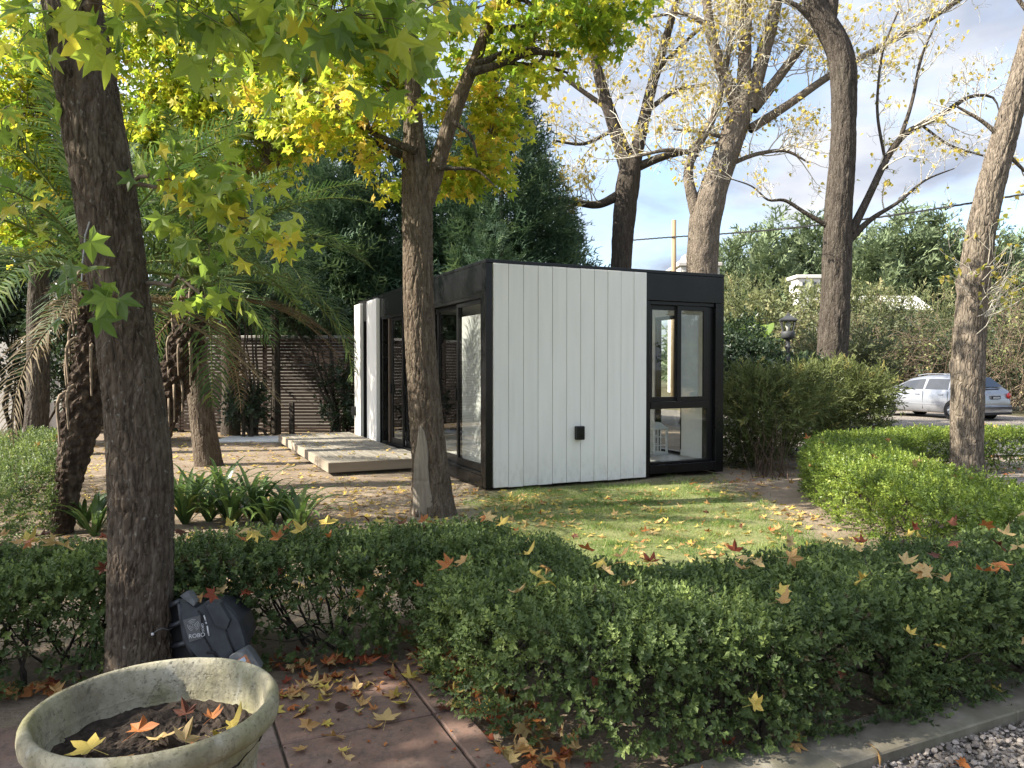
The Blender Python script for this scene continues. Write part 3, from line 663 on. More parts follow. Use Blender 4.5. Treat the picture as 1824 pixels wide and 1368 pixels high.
# ------------------------------------------------------------------ deck and slab
k = NT('weathered_decking'); dcol = k.ramp(k.noise(7, 6, (1, 0.08, 1)), [(0.3, (0.15, 0.135, 0.11)), (0.6, (0.215, 0.195, 0.16)), (0.8, (0.27, 0.25, 0.21))])
dcol = k.mix(k.math('MULTIPLY', k.attr(), 0.35), dcol, (0.24, 0.215, 0.18, 1)); k.base(dcol, 0.75, 0.25); k.bump(k.noise(60, 4, (1, 0.05, 1)), 0.35, 0.004); m_deck = k.m
k = NT('decking_edge'); k.base(k.ramp(k.noise(6, 6, (0.06, 0.06, 1)), [(0.3, (0.20, 0.165, 0.125)), (0.7, (0.31, 0.26, 0.205))]), 0.75, 0.25); m_deck2 = k.m
dk = thing('deck', 'low weathered timber deck along the glass doors of the cabin', 'deck', tuple(C0 + V_ * 0 - np.array([0, 0, 0.03])), ang_u)
DX0, DX1, DY0, DY1, DZ = -1.44, -0.006, 2.0, 6.76, 0.185
nb = 11; bw = (DX1 - DX0 - 0.03) / nb
joints = [DY0 + 0.03, 3.35, 4.95, DY1]
for i in range(nb):
    for j in range(3):
        x0 = DX0 + 0.03 + i * bw
        if j >= 1 and x0 + bw > -0.075 and joints[j + 1] > 4.7: x1 = -0.078
        else: x1 = x0 + bw - 0.013
        if x1 - x0 < 0.02: continue
        part('deck_board', m_deck, x0 + 0.001, x1, joints[j] + 0.003, joints[j + 1] - 0.003, DZ - 0.028, DZ + rng.normal(0, 0.0008), dk, 0.003, rng.random())
part('deck_fascia', m_deck2, DX0, DX1 - 0.002, DY0, DY0 + 0.027, 0.05, DZ - 0.001, dk)
part('deck_fascia', m_deck2, DX0, DX0 + 0.027, DY0 + 0.029, DY1, 0.05, DZ - 0.001, dk)
q = MB()
for y in (2.6, 3.8, 5.0, 6.4): q.box(DX0 + 0.06, DX1 - 0.03, y, y + 0.07, 0.0, DZ - 0.03)
q.build('joist', m_bark_dark, dk)
p0 = GP(415, 789); q = MB()
sb_ = thing('white_slab', 'flat white painted board on the soil left of the deck', 'slab', tuple(GP(462, 784)), R(3))
MB().bbox(-0.72, 0.55, -0.5, 0.45, 0.0, 0.05, 0.008).build('board', plain('white_board', (0.62, 0.62, 0.62), 0.6, 0.3, var=0.08), sb_)

# ------------------------------------------------------------------ crowns made of leafy shoots
STAR = [star_leaf(True, c, f, i) for i, (c, f) in enumerate([(0.25, .15), (0.1, .25), (0.4, .1), (0.2, .3)])]
STAR_LO = [star_leaf(False, c, f, 10 + i) for i, (c, f) in enumerate([(0.25, .15), (0.1, .3), (0.4, .1)])]
HEART = heart_leaf()
def ellipsoid(n, c, r, shell=0.35):
    d = rand_dirs(n); q = rng.random(n) ** shell
    return np.asarray(c) + d * q[:, None] * np.asarray(r)
def hang_rots(n, base, droop=0.75, spread=0.8):
    d = unit(base + rng.normal(0, spread, (n, 3)) + np.array([0, 0, -droop]))
    return rot_from(d, rng.normal(0, 0.55, (n, 3)) + np.array([0, -0.25, 0.75]))
def pxblob(px, py, rx, ry, Y, rY):
    c = PX(px, py, Y); return c, np.array([rx * Y / FPX, rY, ry * Y / FPX])
def leafy(mb_leaf, mb_twig, blob, shoots, per, scale, hub, tmpl, rbias=0.0, rspan=1.0, twig_r=0.004, stem_from=None):
    """shoots in an ellipsoid: a branch from the hub into the blob, twigs from it, leaves round each twig's end"""
    c, r = blob
    P = ellipsoid(shoots, c, r, .6); axis = unit(c - np.asarray(hub))
    if stem_from is not None:
        br = curve_to(stem_from, c + axis * r.min() * 0.5, 0.08, 8, 0.04); mb_twig.tube(br, np.linspace(twig_r * 4, twig_r, 8), 5)
    else: br = np.stack([c - axis * r.min() * 0.8, c, c + axis * r.min() * 0.8])
    out = []
    for k in range(shoots):
        j = np.argmin(((br - P[k]) ** 2).sum(1)); b = br[max(0, j - 1)]
        if np.linalg.norm(P[k] - b) < 1.6: mb_twig.tube(curve_to(b, P[k], 0.12, 4, 0.06), [twig_r, twig_r * .8, twig_r * .6, twig_r * .4], 3)
    n = shoots * per
    base = np.repeat(unit(P - c + axis * 0.4), per, 0); d0 = rand_dirs(n)
    pos = np.repeat(P, per, 0) + d0 * scale * rng.uniform(0.6, 1.5, n)[:, None] - base * scale * rng.uniform(0, 1.6, n)[:, None]
    rots = hang_rots(n, base * 0.5 + d0 * 0.4); sc = scale * rng.uniform(0.65, 1.15, n)
    rn = np.clip(np.repeat(rng.normal(0.5, 0.2, shoots), per) + rng.normal(0, 0.16, n) + rbias, 0, 1) * rspan
    return pos, rots, sc, rn
def put(mb, tm, pos, rots, sc, rn):
    idx = rng.integers(0, len(tm), len(pos))
    for t, (v, f) in enumerate(tm):
        w = idx == t; mb.scatter(v, f, pos[w], rots[w], sc[w], rn[w])

def leaf_objects(parent, name, pos, rots, sc, rn, mat, tm, nvar=14):
    """each leaf a part of its own; meshes are shared between alike leaves"""
    lib = []
    order = np.argsort(rn); chunks = np.array_split(order, nvar)
    off = np.array(parent.location)
    for q, ch in enumerate(chunks):
        if len(ch) == 0: continue
        v, f = with_petiole(*tm[q % len(tm)]); me = MB().add(v, f, float(np.clip(rn[ch].mean() + 0.0, 0, 1))).mesh(name, mat)
        for i in ch:
            o = bpy.data.objects.new(name, me); COL.objects.link(o); o.parent = parent
            M = np.eye(4); M[:3, :3] = (rots[i] * sc[i]).T; M[:3, 3] = pos[i] - off; o.matrix_basis = Matrix(M.tolist())

# ---- near sweetgum (dark trunk at the left)
YA = 3.35
tA = thing('sweetgum_tree', 'large sweetgum with rough dark trunk behind the concrete pot', 'tree', tuple(PX(247, 1240, YA) * [1, 1, 0]))
o3 = here(tA)
pA, rA = limb_path([(248, 1260, 112), (248, 1150, 105), (250, 1050, 106), (252, 905, 105), (250, 810, 104), (236, 690, 99), (220, 560, 93), (203, 450, 98), (186, 330, 98), (162, 210, 97), (147, 100, 97), (128, 10, 92), (110, -90, 88), (85, -300, 80), (70, -600, 62), (90, -900, 40)], YA)
mb = MB(); PAt, RAt, _, _ = bark_tube(mb, pA - o3, rA, 140, 430, 0.0095, 32.0, 9.0, 3, 0.03, 0.10, [(0.56, -1.62, 'knot', 0.055), (0.30, 1.2, 'burl', 0.04)])
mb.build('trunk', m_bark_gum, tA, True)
twA = MB(); lfA = MB()
for (st, en, r) in (((132, 20), (330, -60), 0.035), ((118, -60), (620, -120), 0.04), ((90, -250), (-300, -500), 0.05), ((75, -500), (500, -700), 0.05)):
    a = PX(*st, YA); b = PX(*en, YA - 0.6); twA.tube(curve_to(a, b, 0.1, 8, 0.03) - o3, np.linspace(r, r * 0.35, 8), 7)
hubA = PX(130, -80, YA)
near = []
specA = [(290, 5, 130, 45, 2.3, .25, 7, 6, .098, -.05), (190, 15, 100, 40, 2.5, .2, 5, 6, .098, -.08), (620, 30, 150, 60, 2.4, .3, 11, 6, .098, -.02), (700, 80, 60, 50, 2.5, .2, 4, 5, .098, .0), (500, 60, 90, 60, 2.9, .3, 8, 6, .092, .05), (760, 15, 70, 50, 2.7, .2, 5, 6, .092, .0), (420, 20, 80, 50, 2.6, .2, 5, 6, .095, .0),
         (300, 305, 45, 40, 3.1, .15, 4, 6, .088, .04), (390, 365, 75, 60, 3.1, .2, 6, 6, .09, -.02), (470, 415, 75, 55, 3.15, .2, 5, 6, .088, .10), (350, 420, 60, 45, 3.1, .2, 4, 5, .088, -.05), (520, 440, 40, 30, 3.4, .2, 3, 5, .08, .12), (390, 450, 40, 35, 3.2, .15, 2, 5, .085, -.2),
         (165, 545, 50, 35, 2.75, .12, 3, 4, .088, -.25), (150, 590, 30, 25, 2.7, .1, 1, 4, .09, -.25), (395, 545, 60, 28, 3.0, .15, 4, 4, .08, .05), (300, 540, 25, 15, 3.0, .1, 1, 4, .07, .1),
         (30, 190, 45, 60, 3.0, .2, 4, 5, .08, -.05), (60, 60, 70, 60, 3.2, .3, 5, 5, .08, .02), (30, 380, 40, 60, 3.3, .2, 3, 4, .08, .1), (420, 130, 90, 60, 3.4, .3, 6, 6, .075, .0)]
stA = {7: PX(228, 330, YA), 8: PX(228, 330, YA), 9: PX(390, 370, 3.25), 13: PX(215, 540, YA - .1), 15: PX(262, 505, YA)}
for n_, (px_, py_, rx, ry, Y, rY, ns, per, sc, rb) in enumerate(specA):
    bl = pxblob(px_, py_, rx, ry, Y, rY); q = MB()
    sf = stA.get(n_)
    r_ = leafy(None, q, bl, ns, per, sc, hubA, STAR, rb, 1.0, 0.0028, sf)
    for v_ in q.v: v_ -= o3
    base = twA.n
    for v_, f_, rr_, mm_ in zip(q.v, q.f, q.r, q.m): twA.v.append(v_); twA.f.append(f_ + base); twA.r.append(rr_); twA.m.append(mm_)
    twA.n += q.n; r_ = (r_[0], r_[1], r_[2], r_[3] * .97 - .04); near.append(r_)
pos, rots, sc, rn = [np.concatenate([x[i] for x in near]) for i in range(4)]
sc = sc * 0.92
vis = np.argsort(-sc / pos[:, 1])[:300]
mask = np.zeros(len(pos), bool); mask[vis] = True
leaf_objects(tA, 'leaf', pos[mask], rots[mask], sc[mask], rn[mask], m_gum_near, STAR)
put(lfA, STAR_LO, pos[~mask] - o3, rots[~mask], sc[~mask], rn[~mask])
# the rest of the crown, above the picture
for (c, r, ns) in (((-2.2, 3.6, 5.9), (2.4, 2.0, 1.9), 270), ((-0.4, 4.4, 5.6), (1.7, 1.4, 1.3), 125), ((-3.9, 3.0, 5.0), (1.6, 1.6, 1.3), 120), ((-2.6, 2.2, 5.2), (1.6, 1.3, 1.3), 130)):
    P = ellipsoid(ns, c, r); ok = (P[:, 2] - HCAM) / np.maximum(P[:, 1], .3) > 0.56; P = P[ok]; n = len(P) * 7
    pos = np.repeat(P, 7, 0) + rand_dirs(n) * 0.2
    put(lfA, STAR_LO, pos - o3, hang_rots(n, rand_dirs(n)), rng.uniform(.08, .13, n), np.clip(rng.normal(.45, .2, n), 0, 1))
lfA.build('crown', m_gum_near, tA, kind='stuff'); twA.build('branches', m_twig, tA, True, kind='stuff')
MB().tube(np.array([PX(x, y, YA - rr - 0.004) for x, y, rr in ((160, 395, .118), (152, 420, .116), (150, 445, .117), (147, 470, .12), (146, 500, .118))]) - o3, 0.004, 6).build('cable', plain('grey_cable', (0.25, 0.25, 0.25), 0.5), tA, True)

# ---- sweetgum in the middle of the garden
YB = 7.5
tB = thing('sweetgum_tree', 'yellow leaved sweetgum with a bare wood wound on its trunk, before the cabin', 'tree', tuple(PX(771, 915, YB) * [1, 1, 0]))
o3 = here(tB)
pB, rB = limb_path([(771, 922, 80), (769, 880, 69), (764, 800, 61), (757, 720, 58), (750, 640, 55), (746, 560, 53), (745, 480, 53), (744, 400, 53), (742, 330, 51), (738, 280, 44), (736, 220, 30), (735, 150, 26), (733, 60, 22), (728, -60, 18), (722, -250, 12)], YB)
mb = MB(); bark_tube(mb, pB - o3, rB, 120, 340, 0.013, 21.0, 4.2, 8, 0.05, 0.10, [(0.275, -1.2, 'hole', 0.045), (0.40, -2.05, 'knot', 0.055), (0.02, 2.0, 'burl', .05)])
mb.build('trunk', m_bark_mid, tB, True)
limbsB = [([(752, 372, 36), (768, 330, 33), (783, 280, 29), (800, 225, 27), (822, 165, 24), (848, 105, 21), (868, 50, 18), (890, -5, 19), (930, -120, 14)], .0),
          ([(742, 270, 16), (690, 250, 12), (640, 225, 9), (600, 190, 7), (560, 160, 5)], -.2), ([(735, 285, 18), (690, 265, 13), (640, 235, 8), (600, 245, 5)], .15),
          ([(836, 130, 17), (880, 118, 13), (915, 105, 12), (945, 92, 9), (985, 95, 11), (998, 99, 9)], -.2), ([(850, 115, 14), (905, 90, 9), (960, 85, 8), (975, 100, 7), (950, 118, 6), (930, 112, 5)], -.1),
          ([(865, 55, 14), (950, 45, 9), (1040, 25, 7), (1120, 5, 5)], .1), ([(880, 15, 13), (930, -5, 9), (948, 10, 8), (955, 35, 6)], .0), ([(805, 215, 10), (840, 240, 6), (850, 280, 4)], -.2), ([(780, 300, 9), (850, 300, 5), (880, 330, 3)], -.1), ([(850, 120, 12), (900, 110, 8), (1000, 125, 6), (1012, 130, 4)], .2)]
twB = MB()
for pxs, dy in limbsB:
    p_, r_ = limb_path([(a, b, c, dy) for a, b, c in pxs], YB); q = MB()
    if pxs[0][2] > 30: bark_tube(q, p_ - o3, r_, 48, 120, 0.008, 14, 3.5, 12, .03)
    else: q.tube(smooth_path(np.hstack([p_, r_[:, None]]), 24)[:, :3] - o3, smooth_path(np.hstack([p_, r_[:, None]]), 24)[:, 3], 8)
    q.build('limb', m_bark_dark if pxs[0][2] < 30 else m_bark_mid, tB, True)
# weathered bare wood where the bark is gone
mb = MB(); rows = 60; cols = 22; ph_ = np.linspace(0, 1, rows)
Pc, Rc = limb_path([(757 + 7 * t, 756 + 160 * t, 0) for t in ph_], YB), None
V = []
for i_, t in enumerate(ph_):
    c = np.array([np.interp(756 + 160 * t, [640, 720, 800, 880, 922], [750, 757, 764, 769, 771]), 756 + 160 * t]); w = np.interp(c[1], [640, 720, 800, 880, 922], [55, 58, 61, 69, 76])
    cen = PX(c[0], c[1], YB); rad = w / 2 * YB / FPX * 1.03 + 0.010
    lo = np.interp(t, [0, .06, .28, 1], [-1.86, -2.02, -2.3, -2.75]); hi = np.interp(t, [0, .06, .28, 1], [-1.78, -1.64, -1.5, -1.42])
    for j_ in range(cols):
        a = lo + (hi - lo) * j_ / (cols - 1) + 0.05 * math.sin(t * 9)
        rr = rad + 0.0035 * math.sin(a * 42 + math.sin(t * 14) * 1.2) + 0.002 * math.sin(a * 97) - (0.03 if j_ in (0, cols - 1) else 0) - (0.006 if abs(t - 0.6) < 0.012 else 0)
        V.append(cen + np.array([math.cos(a) * rr, math.sin(a) * rr, 0]) - o3)
i = np.arange(rows - 1)[:, None] * cols + np.arange(cols - 1)[None]
mb.add(V, np.stack([i, i + cols, i + cols + 1, i + 1], -1).reshape(-1, 4))
mb.build('bare_wood', plain('bare_weathered_wood', (0.20, 0.172, 0.138), 0.85, 0.2, var=0.4, scale=14, stretch=(1, 1, 0.12), bump=0.5, bscale=40), tB, True)
lfB = MB(); hubB = PX(745, 300, YB); leavesB = []
KB = 1.0
specB = [(620, 215, 120, 60, 7.2, .7, 60), (560, 240, 70, 45, 7.3, .5, 30), (690, 150, 110, 70, 7.4, .8, 65), (845, 310, 85, 55, 7.2, .5, 70), (800, 340, 60, 30, 7.1, .4, 26), (900, 240, 50, 50, 7.3, .5, 40), (820, 190, 80, 55, 7.6, .6, 40), (890, 130, 90, 50, 7.5, .6, 42), (950, 90, 100, 45, 7.4, .6, 42), (1050, 50, 100, 50, 7.4, .5, 60),
         (1110, 85, 45, 22, 7.4, .3, 14), (820, 40, 140, 50, 7.5, .8, 60), (660, 60, 150, 60, 7.6, .8, 75), (500, 130, 110, 70, 7.6, .6, 45), (690, 345, 32, 20, 7.3, .2, 8), (960, 150, 40, 30, 7.2, .3, 12), (1000, 10, 140, 40, 7.6, .6, 45), (1090, 20, 70, 30, 7.4, .4, 25), (880, 190, 40, 30, 7.2, .3, 14), (470, 210, 60, 40, 7.6, .4, 26), (560, 180, 90, 60, 7.9, .6, 45), (440, 110, 90, 60, 8.0, .6, 40), (600, 90, 120, 60, 8.2, .6, 50), (640, 290, 40, 22, 7.2, .3, 12)]
for (px_, py_, rx, ry, Y, rY, ns) in specB:
    if abs(px_ - 775) < 130 and py_ > 100: Y = 8.25; rY = .35
    if 800 < px_ < 900 and py_ > 250: px_ += 14; rx *= .8
    bl = pxblob(px_, py_ - 16, rx * 1.2, ry * 1.0, Y, rY * 1.3); q = MB()
    leavesB.append(leafy(None, q, bl, int(ns * KB), 6, .086, hubB, STAR_LO, (.10 if px_ < 1000 and py_ > 150 else -.1), 1.0, 0.0035, None))
    for v_, f_, rr_, mm_ in zip(q.v, q.f, q.r, q.m): twB.v.append(v_ - o3); twB.f.append(f_ + twB.n); twB.r.append(rr_); twB.m.append(mm_)
    twB.n += q.n
pos, rots, sc, rn = [np.concatenate([x[i] for x in leavesB]) for i in range(4)]
vis = np.argsort(pos[:, 1] - (pos[:, 2] < 4.4) * 0.5)[:290]; mask = np.zeros(len(pos), bool); mask[vis] = True
leaf_objects(tB, 'leaf', pos[mask], rots[mask], sc[mask], rn[mask], m_gum_mid, STAR, 16)
put(lfB, STAR_LO, pos[~mask] - o3, rots[~mask], sc[~mask], rn[~mask])
for (c, r, ns) in (((-0.9, 7.3, 6.3), (2.4, 1.5, 1.1), 170), ((0.9, 7.4, 5.9), (1.6, 1.1, .8), 80), ((-2.6, 7.2, 5.6), (1.2, 1.2, .8), 60)):
    P = ellipsoid(ns, c, r); P = P[(P[:, 2] - HCAM) / P[:, 1] > 0.53]; n = len(P) * 7
    put(lfB, STAR_LO, np.repeat(P, 7, 0) + rand_dirs(n) * .2 - o3, hang_rots(n, rand_dirs(n)), rng.uniform(.07, .1, n), np.clip(rng.normal(.5, .2, n), 0, 1))
lfB.build('crown', m_gum_mid, tB, kind='stuff'); twB.build('twigs', m_twig, tB, True, kind='stuff')

# ---- further sweetgums behind the palms
def back_gum(label, Y, trunk, blobs, bark, seed, lsc=.075, rb=0.0):
    t = thing('sweetgum_tree', label, 'tree', tuple(PX(trunk[0][0], trunk[0][1], Y) * [1, 1, 0])); o = here(t)
    p_, r_ = limb_path(trunk, Y); q = MB(); bark_tube(q, p_ - o, r_, 72, 190, 0.012, 18, 4, seed, .03, .06); q.build('trunk', bark, t, True)
    lf, tw = MB(), MB(); hub = p_[-2]
    for (px_, py_, rx, ry, Yb, rY, ns) in blobs:
        q = MB(); a = leafy(None, q, pxblob(px_, py_, rx, ry, Yb, rY), int(ns * 2.4), 6, lsc, hub, STAR_LO, rb, 1.0, .004, p_[rng.integers(len(p_) // 2, len(p_))])
        put(lf, STAR_LO, a[0] - o, a[1], a[2], a[3])
        for v_, f_, rr_, mm_ in zip(q.v, q.f, q.r, q.m): tw.v.append(v_ - o); tw.f.append(f_ + tw.n); tw.r.append(rr_); tw.m.append(mm_)
        tw.n += q.n
    lf.build('crown', m_gum_mid, t, kind='stuff'); tw.build('twigs', m_twig, t, True, kind='stuff'); return t
back_gum('slim leaning sweetgum trunk standing in leaf litter left of the deck', 11.2,
         [(373, 834, 48), (366, 790, 44), (358, 730, 42), (351, 670, 38), (346, 600, 34), (340, 500, 32), (338, 380, 30), (345, 200, 26), (352, 50, 20), (356, -100, 12)],
         [(420, 120, 170, 110, 10.2, 1.2, 130), (300, 60, 170, 90, 10.4, 1.2, 120), (480, 230, 120, 70, 10.4, .8, 80), (330, 190, 130, 70, 10.8, .8, 85), (560, 60, 120, 80, 10.2, 1.0, 75), (380, -40, 260, 80, 10.6, 1.5, 100), (420, 300, 130, 45, 11.5, .7, 55), (560, 180, 80, 70, 10.4, .8, 50), (260, 260, 80, 60, 10.8, .6, 40)], m_bark_mid, 31, .10, -.06)
back_gum('sweetgum at the far left showing only its yellow crown behind the palms', 12.5,
         [(60, 812, 40), (70, 700, 36), (66, 560, 34), (74, 400, 28), (78, 200, 22), (80, 0, 14)],
         [(60, 120, 140, 120, 11.2, 1.3, 140), (160, 40, 140, 90, 11.4, 1.2, 110), (20, 280, 100, 90, 11.2, 1.0, 80), (110, 330, 90, 70, 11.6, .8, 55), (200, 220, 100, 90, 12, .8, 65), (-150, 100, 150, 150, 12, 1.5, 70), (40, 420, 80, 45, 11.6, .5, 30), (270, 330, 60, 40, 12.5, .5, 22)], m_bark_dark, 33, .105, -.04)
# ---- unseen tree added outside the picture to the left, to shade the foreground
tS = thing('shade_tree', 'broad leafy tree added out of view left of the tile path for shade', 'tree', (-7.6, 1.6, 0)); q = MB()
bark_tube(q, np.array([(0, 0, -.1), (.05, 0, 1.5), (-.05, .1, 3.0), (0, 0, 5.5)]), [.24, .2, .18, .08], 40, 80, .012, 11, 3, 41); q.build('trunk', m_bark_gum, tS, True)
lf = MB()
for (c, r, ns) in (((0, 0, 5.0), (2.6, 2.6, 2.4), 520), ((1.2, 1.0, 3.9), (1.6, 1.6, 1.2), 160)):
    P = ellipsoid(ns, c, r, .5); n = len(P) * 6; put(lf, STAR_LO, np.repeat(P, 6, 0) + rand_dirs(n) * .25, hang_rots(n, rand_dirs(n)), rng.uniform(.1, .16, n), np.clip(rng.normal(.4, .2, n), 0, 1))
lf.build('crown', m_gum_near, tS, kind='stuff')

# ---- half bare poplars at the right
def poplar(label, Y, trunk, limbs, bark, seed, twiglevel=2, tw_per=9, L0=1.1, leaves=2000, lsc=0.05, bare=False, kx=1.0, spot=()):
    t = thing('poplar_tree', label, 'tree', tuple(PX(trunk[0][0], trunk[0][1], Y) * [1, 1, 0])); o = here(t)
    p_, r_ = limb_path(trunk, Y); q = MB(); bark_tube(q, p_ - o, r_ * 0.89, 72, 180, 0.017 * (Y / 12) ** .5, 170 / Y, 26 / Y, seed, .06, .2, spot); q.build('trunk', bark, t, True)
    tw, tips = MB(), []
    for pxs in limbs:
        P, rr = limb_path(pxs, Y); PR = smooth_path(np.hstack([P, rr[:, None]]), 26); q = MB()
        if pxs[0][2] > 22: bark_tube(q, PR[:, :3] - o, PR[:, 3], 36, 90, 0.014, 9, 2.4, seed + 3, .05)
        else: q.tube(PR[:, :3] - o, PR[:, 3], 7)
        q.build('limb', bark, t, True)
        n = max(4, int(1.6 * tw_per * np.linalg.norm(np.diff(P, axis=0), axis=1).sum() / 3.0))
        for _ in range(n):
            i_ = rng.integers(7, 26); d = unit(rand_dirs(1)[0] + np.array([0, -.1, .35]) + unit(PR[min(25, i_), :3] - PR[i_ - 2, :3]) * 0.9)
            grow(tw, PR[i_, :3] - o, d, L0 * rng.uniform(.6, 1.3), min(PR[i_, 3] * .5, .02), twiglevel, tips, .25, .08, (4, 6), (.45, .75), (5, 4, 3, 3), 6, (25, 65), .0028 * kx, .10)
    tw.build('twigs', m_twig_pale, t, True, kind='stuff')
    if leaves:
        leaves = int(leaves * .95); Pp = np.concatenate([a[0][2:] for a in tips]); idx = rng.integers(0, len(Pp), leaves); pos = Pp[idx] + rng.normal(0, .04, (leaves, 3))
        lf = MB(); lf.scatter(*HEART, pos, hang_rots(leaves, rand_dirs(leaves) * .5, 1.0), 1.45 * lsc * rng.uniform(.6, 1.2, leaves), np.clip(rng.normal(.55, .25, leaves), 0, 1)); lf.build('crown', m_poplar, t, kind='stuff')
    return t, tips
poplar('forked poplar with dark trunk right behind the cabin roof, the left of two', 22, [(1102, 748, 44), (1104, 560, 42), (1106, 480, 40), (1110, 400, 43), (1118, 330, 48), (1124, 295, 46), (1126, 280, 30)],
       [[(1118, 300, 30), (1100, 240, 25), (1075, 170, 20), (1062, 115, 17), (1048, 50, 13), (1035, -40, 9)], [(1126, 300, 28), (1140, 245, 22), (1160, 155, 18), (1185, 75, 14), (1205, 0, 11), (1225, -60, 8)],
        [(1108, 345, 20), (1065, 368, 14), (1015, 358, 12), (970, 356, 6)], [(1130, 300, 17), (1180, 278, 14), (1235, 268, 8), (1290, 250, 5)], [(1085, 195, 10), (1020, 150, 8), (985, 120, 5)], [(1150, 200, 10), (1200, 160, 8), (1260, 150, 5)], [(1095, 230, 8), (1040, 260, 6), (985, 250, 4)], [(1165, 130, 9), (1235, 60, 6), (1290, 20, 4)]], m_bark_dark, 51, 2, 9, 1.4, 2500, .075, kx=1.4)
poplar('thick forked poplar with grey trunk above the right end of the cabin roof', 20, [(1246, 755, 70), (1248, 600, 62), (1250, 480, 59), (1254, 410, 61), (1258, 375, 66), (1274, 325, 50), (1292, 280, 50), (1310, 225, 49), (1324, 185, 47), (1330, 165, 34)],
       [[(1246, 395, 26), (1230, 340, 20), (1221, 305, 15), (1240, 262, 15), (1262, 230, 13), (1280, 185, 12), (1295, 110, 9), (1312, 10, 7)], [(1318, 200, 28), (1290, 135, 22), (1268, 75, 18), (1257, -10, 15), (1250, -90, 12)], [(1325, 185, 28), (1326, 100, 22), (1331, 0, 18), (1334, -80, 14)],
        [(1332, 195, 32), (1354, 115, 25), (1376, 40, 21), (1394, -50, 16)], [(1340, 195, 22), (1385, 140, 18), (1440, 65, 15), (1490, -5, 11)], [(1335, 230, 18), (1400, 190, 15), (1475, 135, 13), (1560, 88, 11), (1640, 45, 10), (1720, -8, 8)], [(1245, 275, 10), (1190, 265, 7), (1130, 280, 5)],
        [(1285, 300, 9), (1340, 275, 8), (1400, 265, 6), (1440, 290, 3)], [(1310, 250, 8), (1250, 235, 6), (1200, 230, 4)], [(1262, 45, 10), (1215, 20, 7), (1160, 30, 4)]], m_bark_grey, 57, 2, 11, 1.4, 3300, .07, kx=1.3)
poplar('crooked poplar with bent top rising from the shrubs beside the street lamp', 14, [(1478, 800, 66), (1480, 700, 60), (1481, 640, 57), (1487, 560, 56), (1490, 480, 54), (1492, 400, 52), (1497, 330, 50), (1503, 250, 46), (1503, 180, 47), (1503, 120, 50), (1493, 80, 48), (1473, 48, 46), (1455, 20, 42), (1440, -20, 36), (1432, -80, 28)],
       [[(1476, 35, 28), (1480, 0, 26), (1484, -60, 20)], [(1452, 40, 14), (1425, 12, 11), (1400, 2, 8), (1360, -10, 5)], [(1512, 428, 15), (1552, 388, 9), (1600, 362, 6), (1645, 320, 4), (1700, 300, 2)], [(1515, 415, 17), (1545, 355, 13), (1582, 275, 12), (1612, 235, 11), (1660, 215, 10), (1700, 190, 9), (1722, 170, 7), (1775, 168, 4), (1780, 200, 2)],
        [(1474, 402, 10), (1430, 377, 7), (1395, 352, 6), (1368, 362, 4), (1345, 332, 3), (1300, 318, 2)], [(1606, 240, 8), (1626, 180, 6), (1640, 100, 5), (1668, 40, 3)], [(1580, 300, 6), (1560, 200, 5), (1570, 90, 4), (1600, 20, 3)], [(1640, 222, 5), (1690, 260, 4), (1760, 280, 3)]], m_bark_dark, 61, 2, 6, .75, 560, .05, spot=[(0.74, -1.2, 'knot', .1), (0.15, -0.6, 'burl', .1)])
tE, tipsE = poplar('leaning poplar with sunlit ridged trunk enclosed by the curved hedge', 9.67, [(1724, 868, 66), (1722, 820, 57), (1722, 740, 57), (1723, 690, 60), (1728, 600, 57), (1735, 500, 55), (1744, 430, 54), (1762, 340, 50), (1785, 260, 46), (1800, 205, 43), (1815, 145, 40), (1838, 60, 36), (1870, -60, 32), (1900, -200, 24)],
       [[(1784, 245, 9), (1750, 215, 7), (1705, 190, 4)], [(1800, 280, 7), (1830, 310, 5), (1860, 320, 3)], [(1845, 40, 9), (1800, -20, 6), (1740, -60, 4)]], m_bark_grey, 67, 1, 5, .6, 30, .045, spot=[(0.34, -1.0, 'burl', .09), (0.20, -0.75, 'burl', .07), (0.305, -0.9, 'hole', .05)])
tw, tips = MB(), []; o = here(tE)
for _ in range(16):
    b = PX(1742 + rng.normal(0, 6), 560 + rng.normal(0, 25), 9.67 - .15); d = unit(np.array([rng.uniform(.1, 1.2), rng.normal(-.2, .4), rng.uniform(.2, 1.1)])); grow(tw, b - o, d, rng.uniform(.5, 1.0), .008, 1, tips, .15, .1, (3, 5), (.4, .7), (4, 3, 3, 3), 6, (25, 55), .0022)
for _ in range(6):
    b = PX(1722 + rng.normal(0, 4), 480 + rng.normal(0, 30), 9.67 - .15); d = unit(np.array([rng.uniform(-1.2, -.3), rng.normal(-.2, .4), rng.uniform(-.1, .6)])); grow(tw, b - o, d, rng.uniform(.4, .7), .006, 1, tips, .15, .1, (2, 4), (.4, .7), (4, 3, 3, 3), 6, (25, 55), .0022)
tw.build('water_shoots', m_twig_pale, tE, True, kind='stuff')
Pp = np.concatenate([a[0][2:] for a in tips]); n = 150; idx = rng.integers(0, len(Pp), n); lf = MB(); lf.scatter(*HEART, Pp[idx] - [0, .02, 0], hang_rots(n, rand_dirs(n) * .5, 1.0), .055 * rng.uniform(.6, 1.2, n), np.clip(rng.normal(.25, .25, n), 0, 1)); lf.build('foliage', m_poplar, tE, kind='stuff')

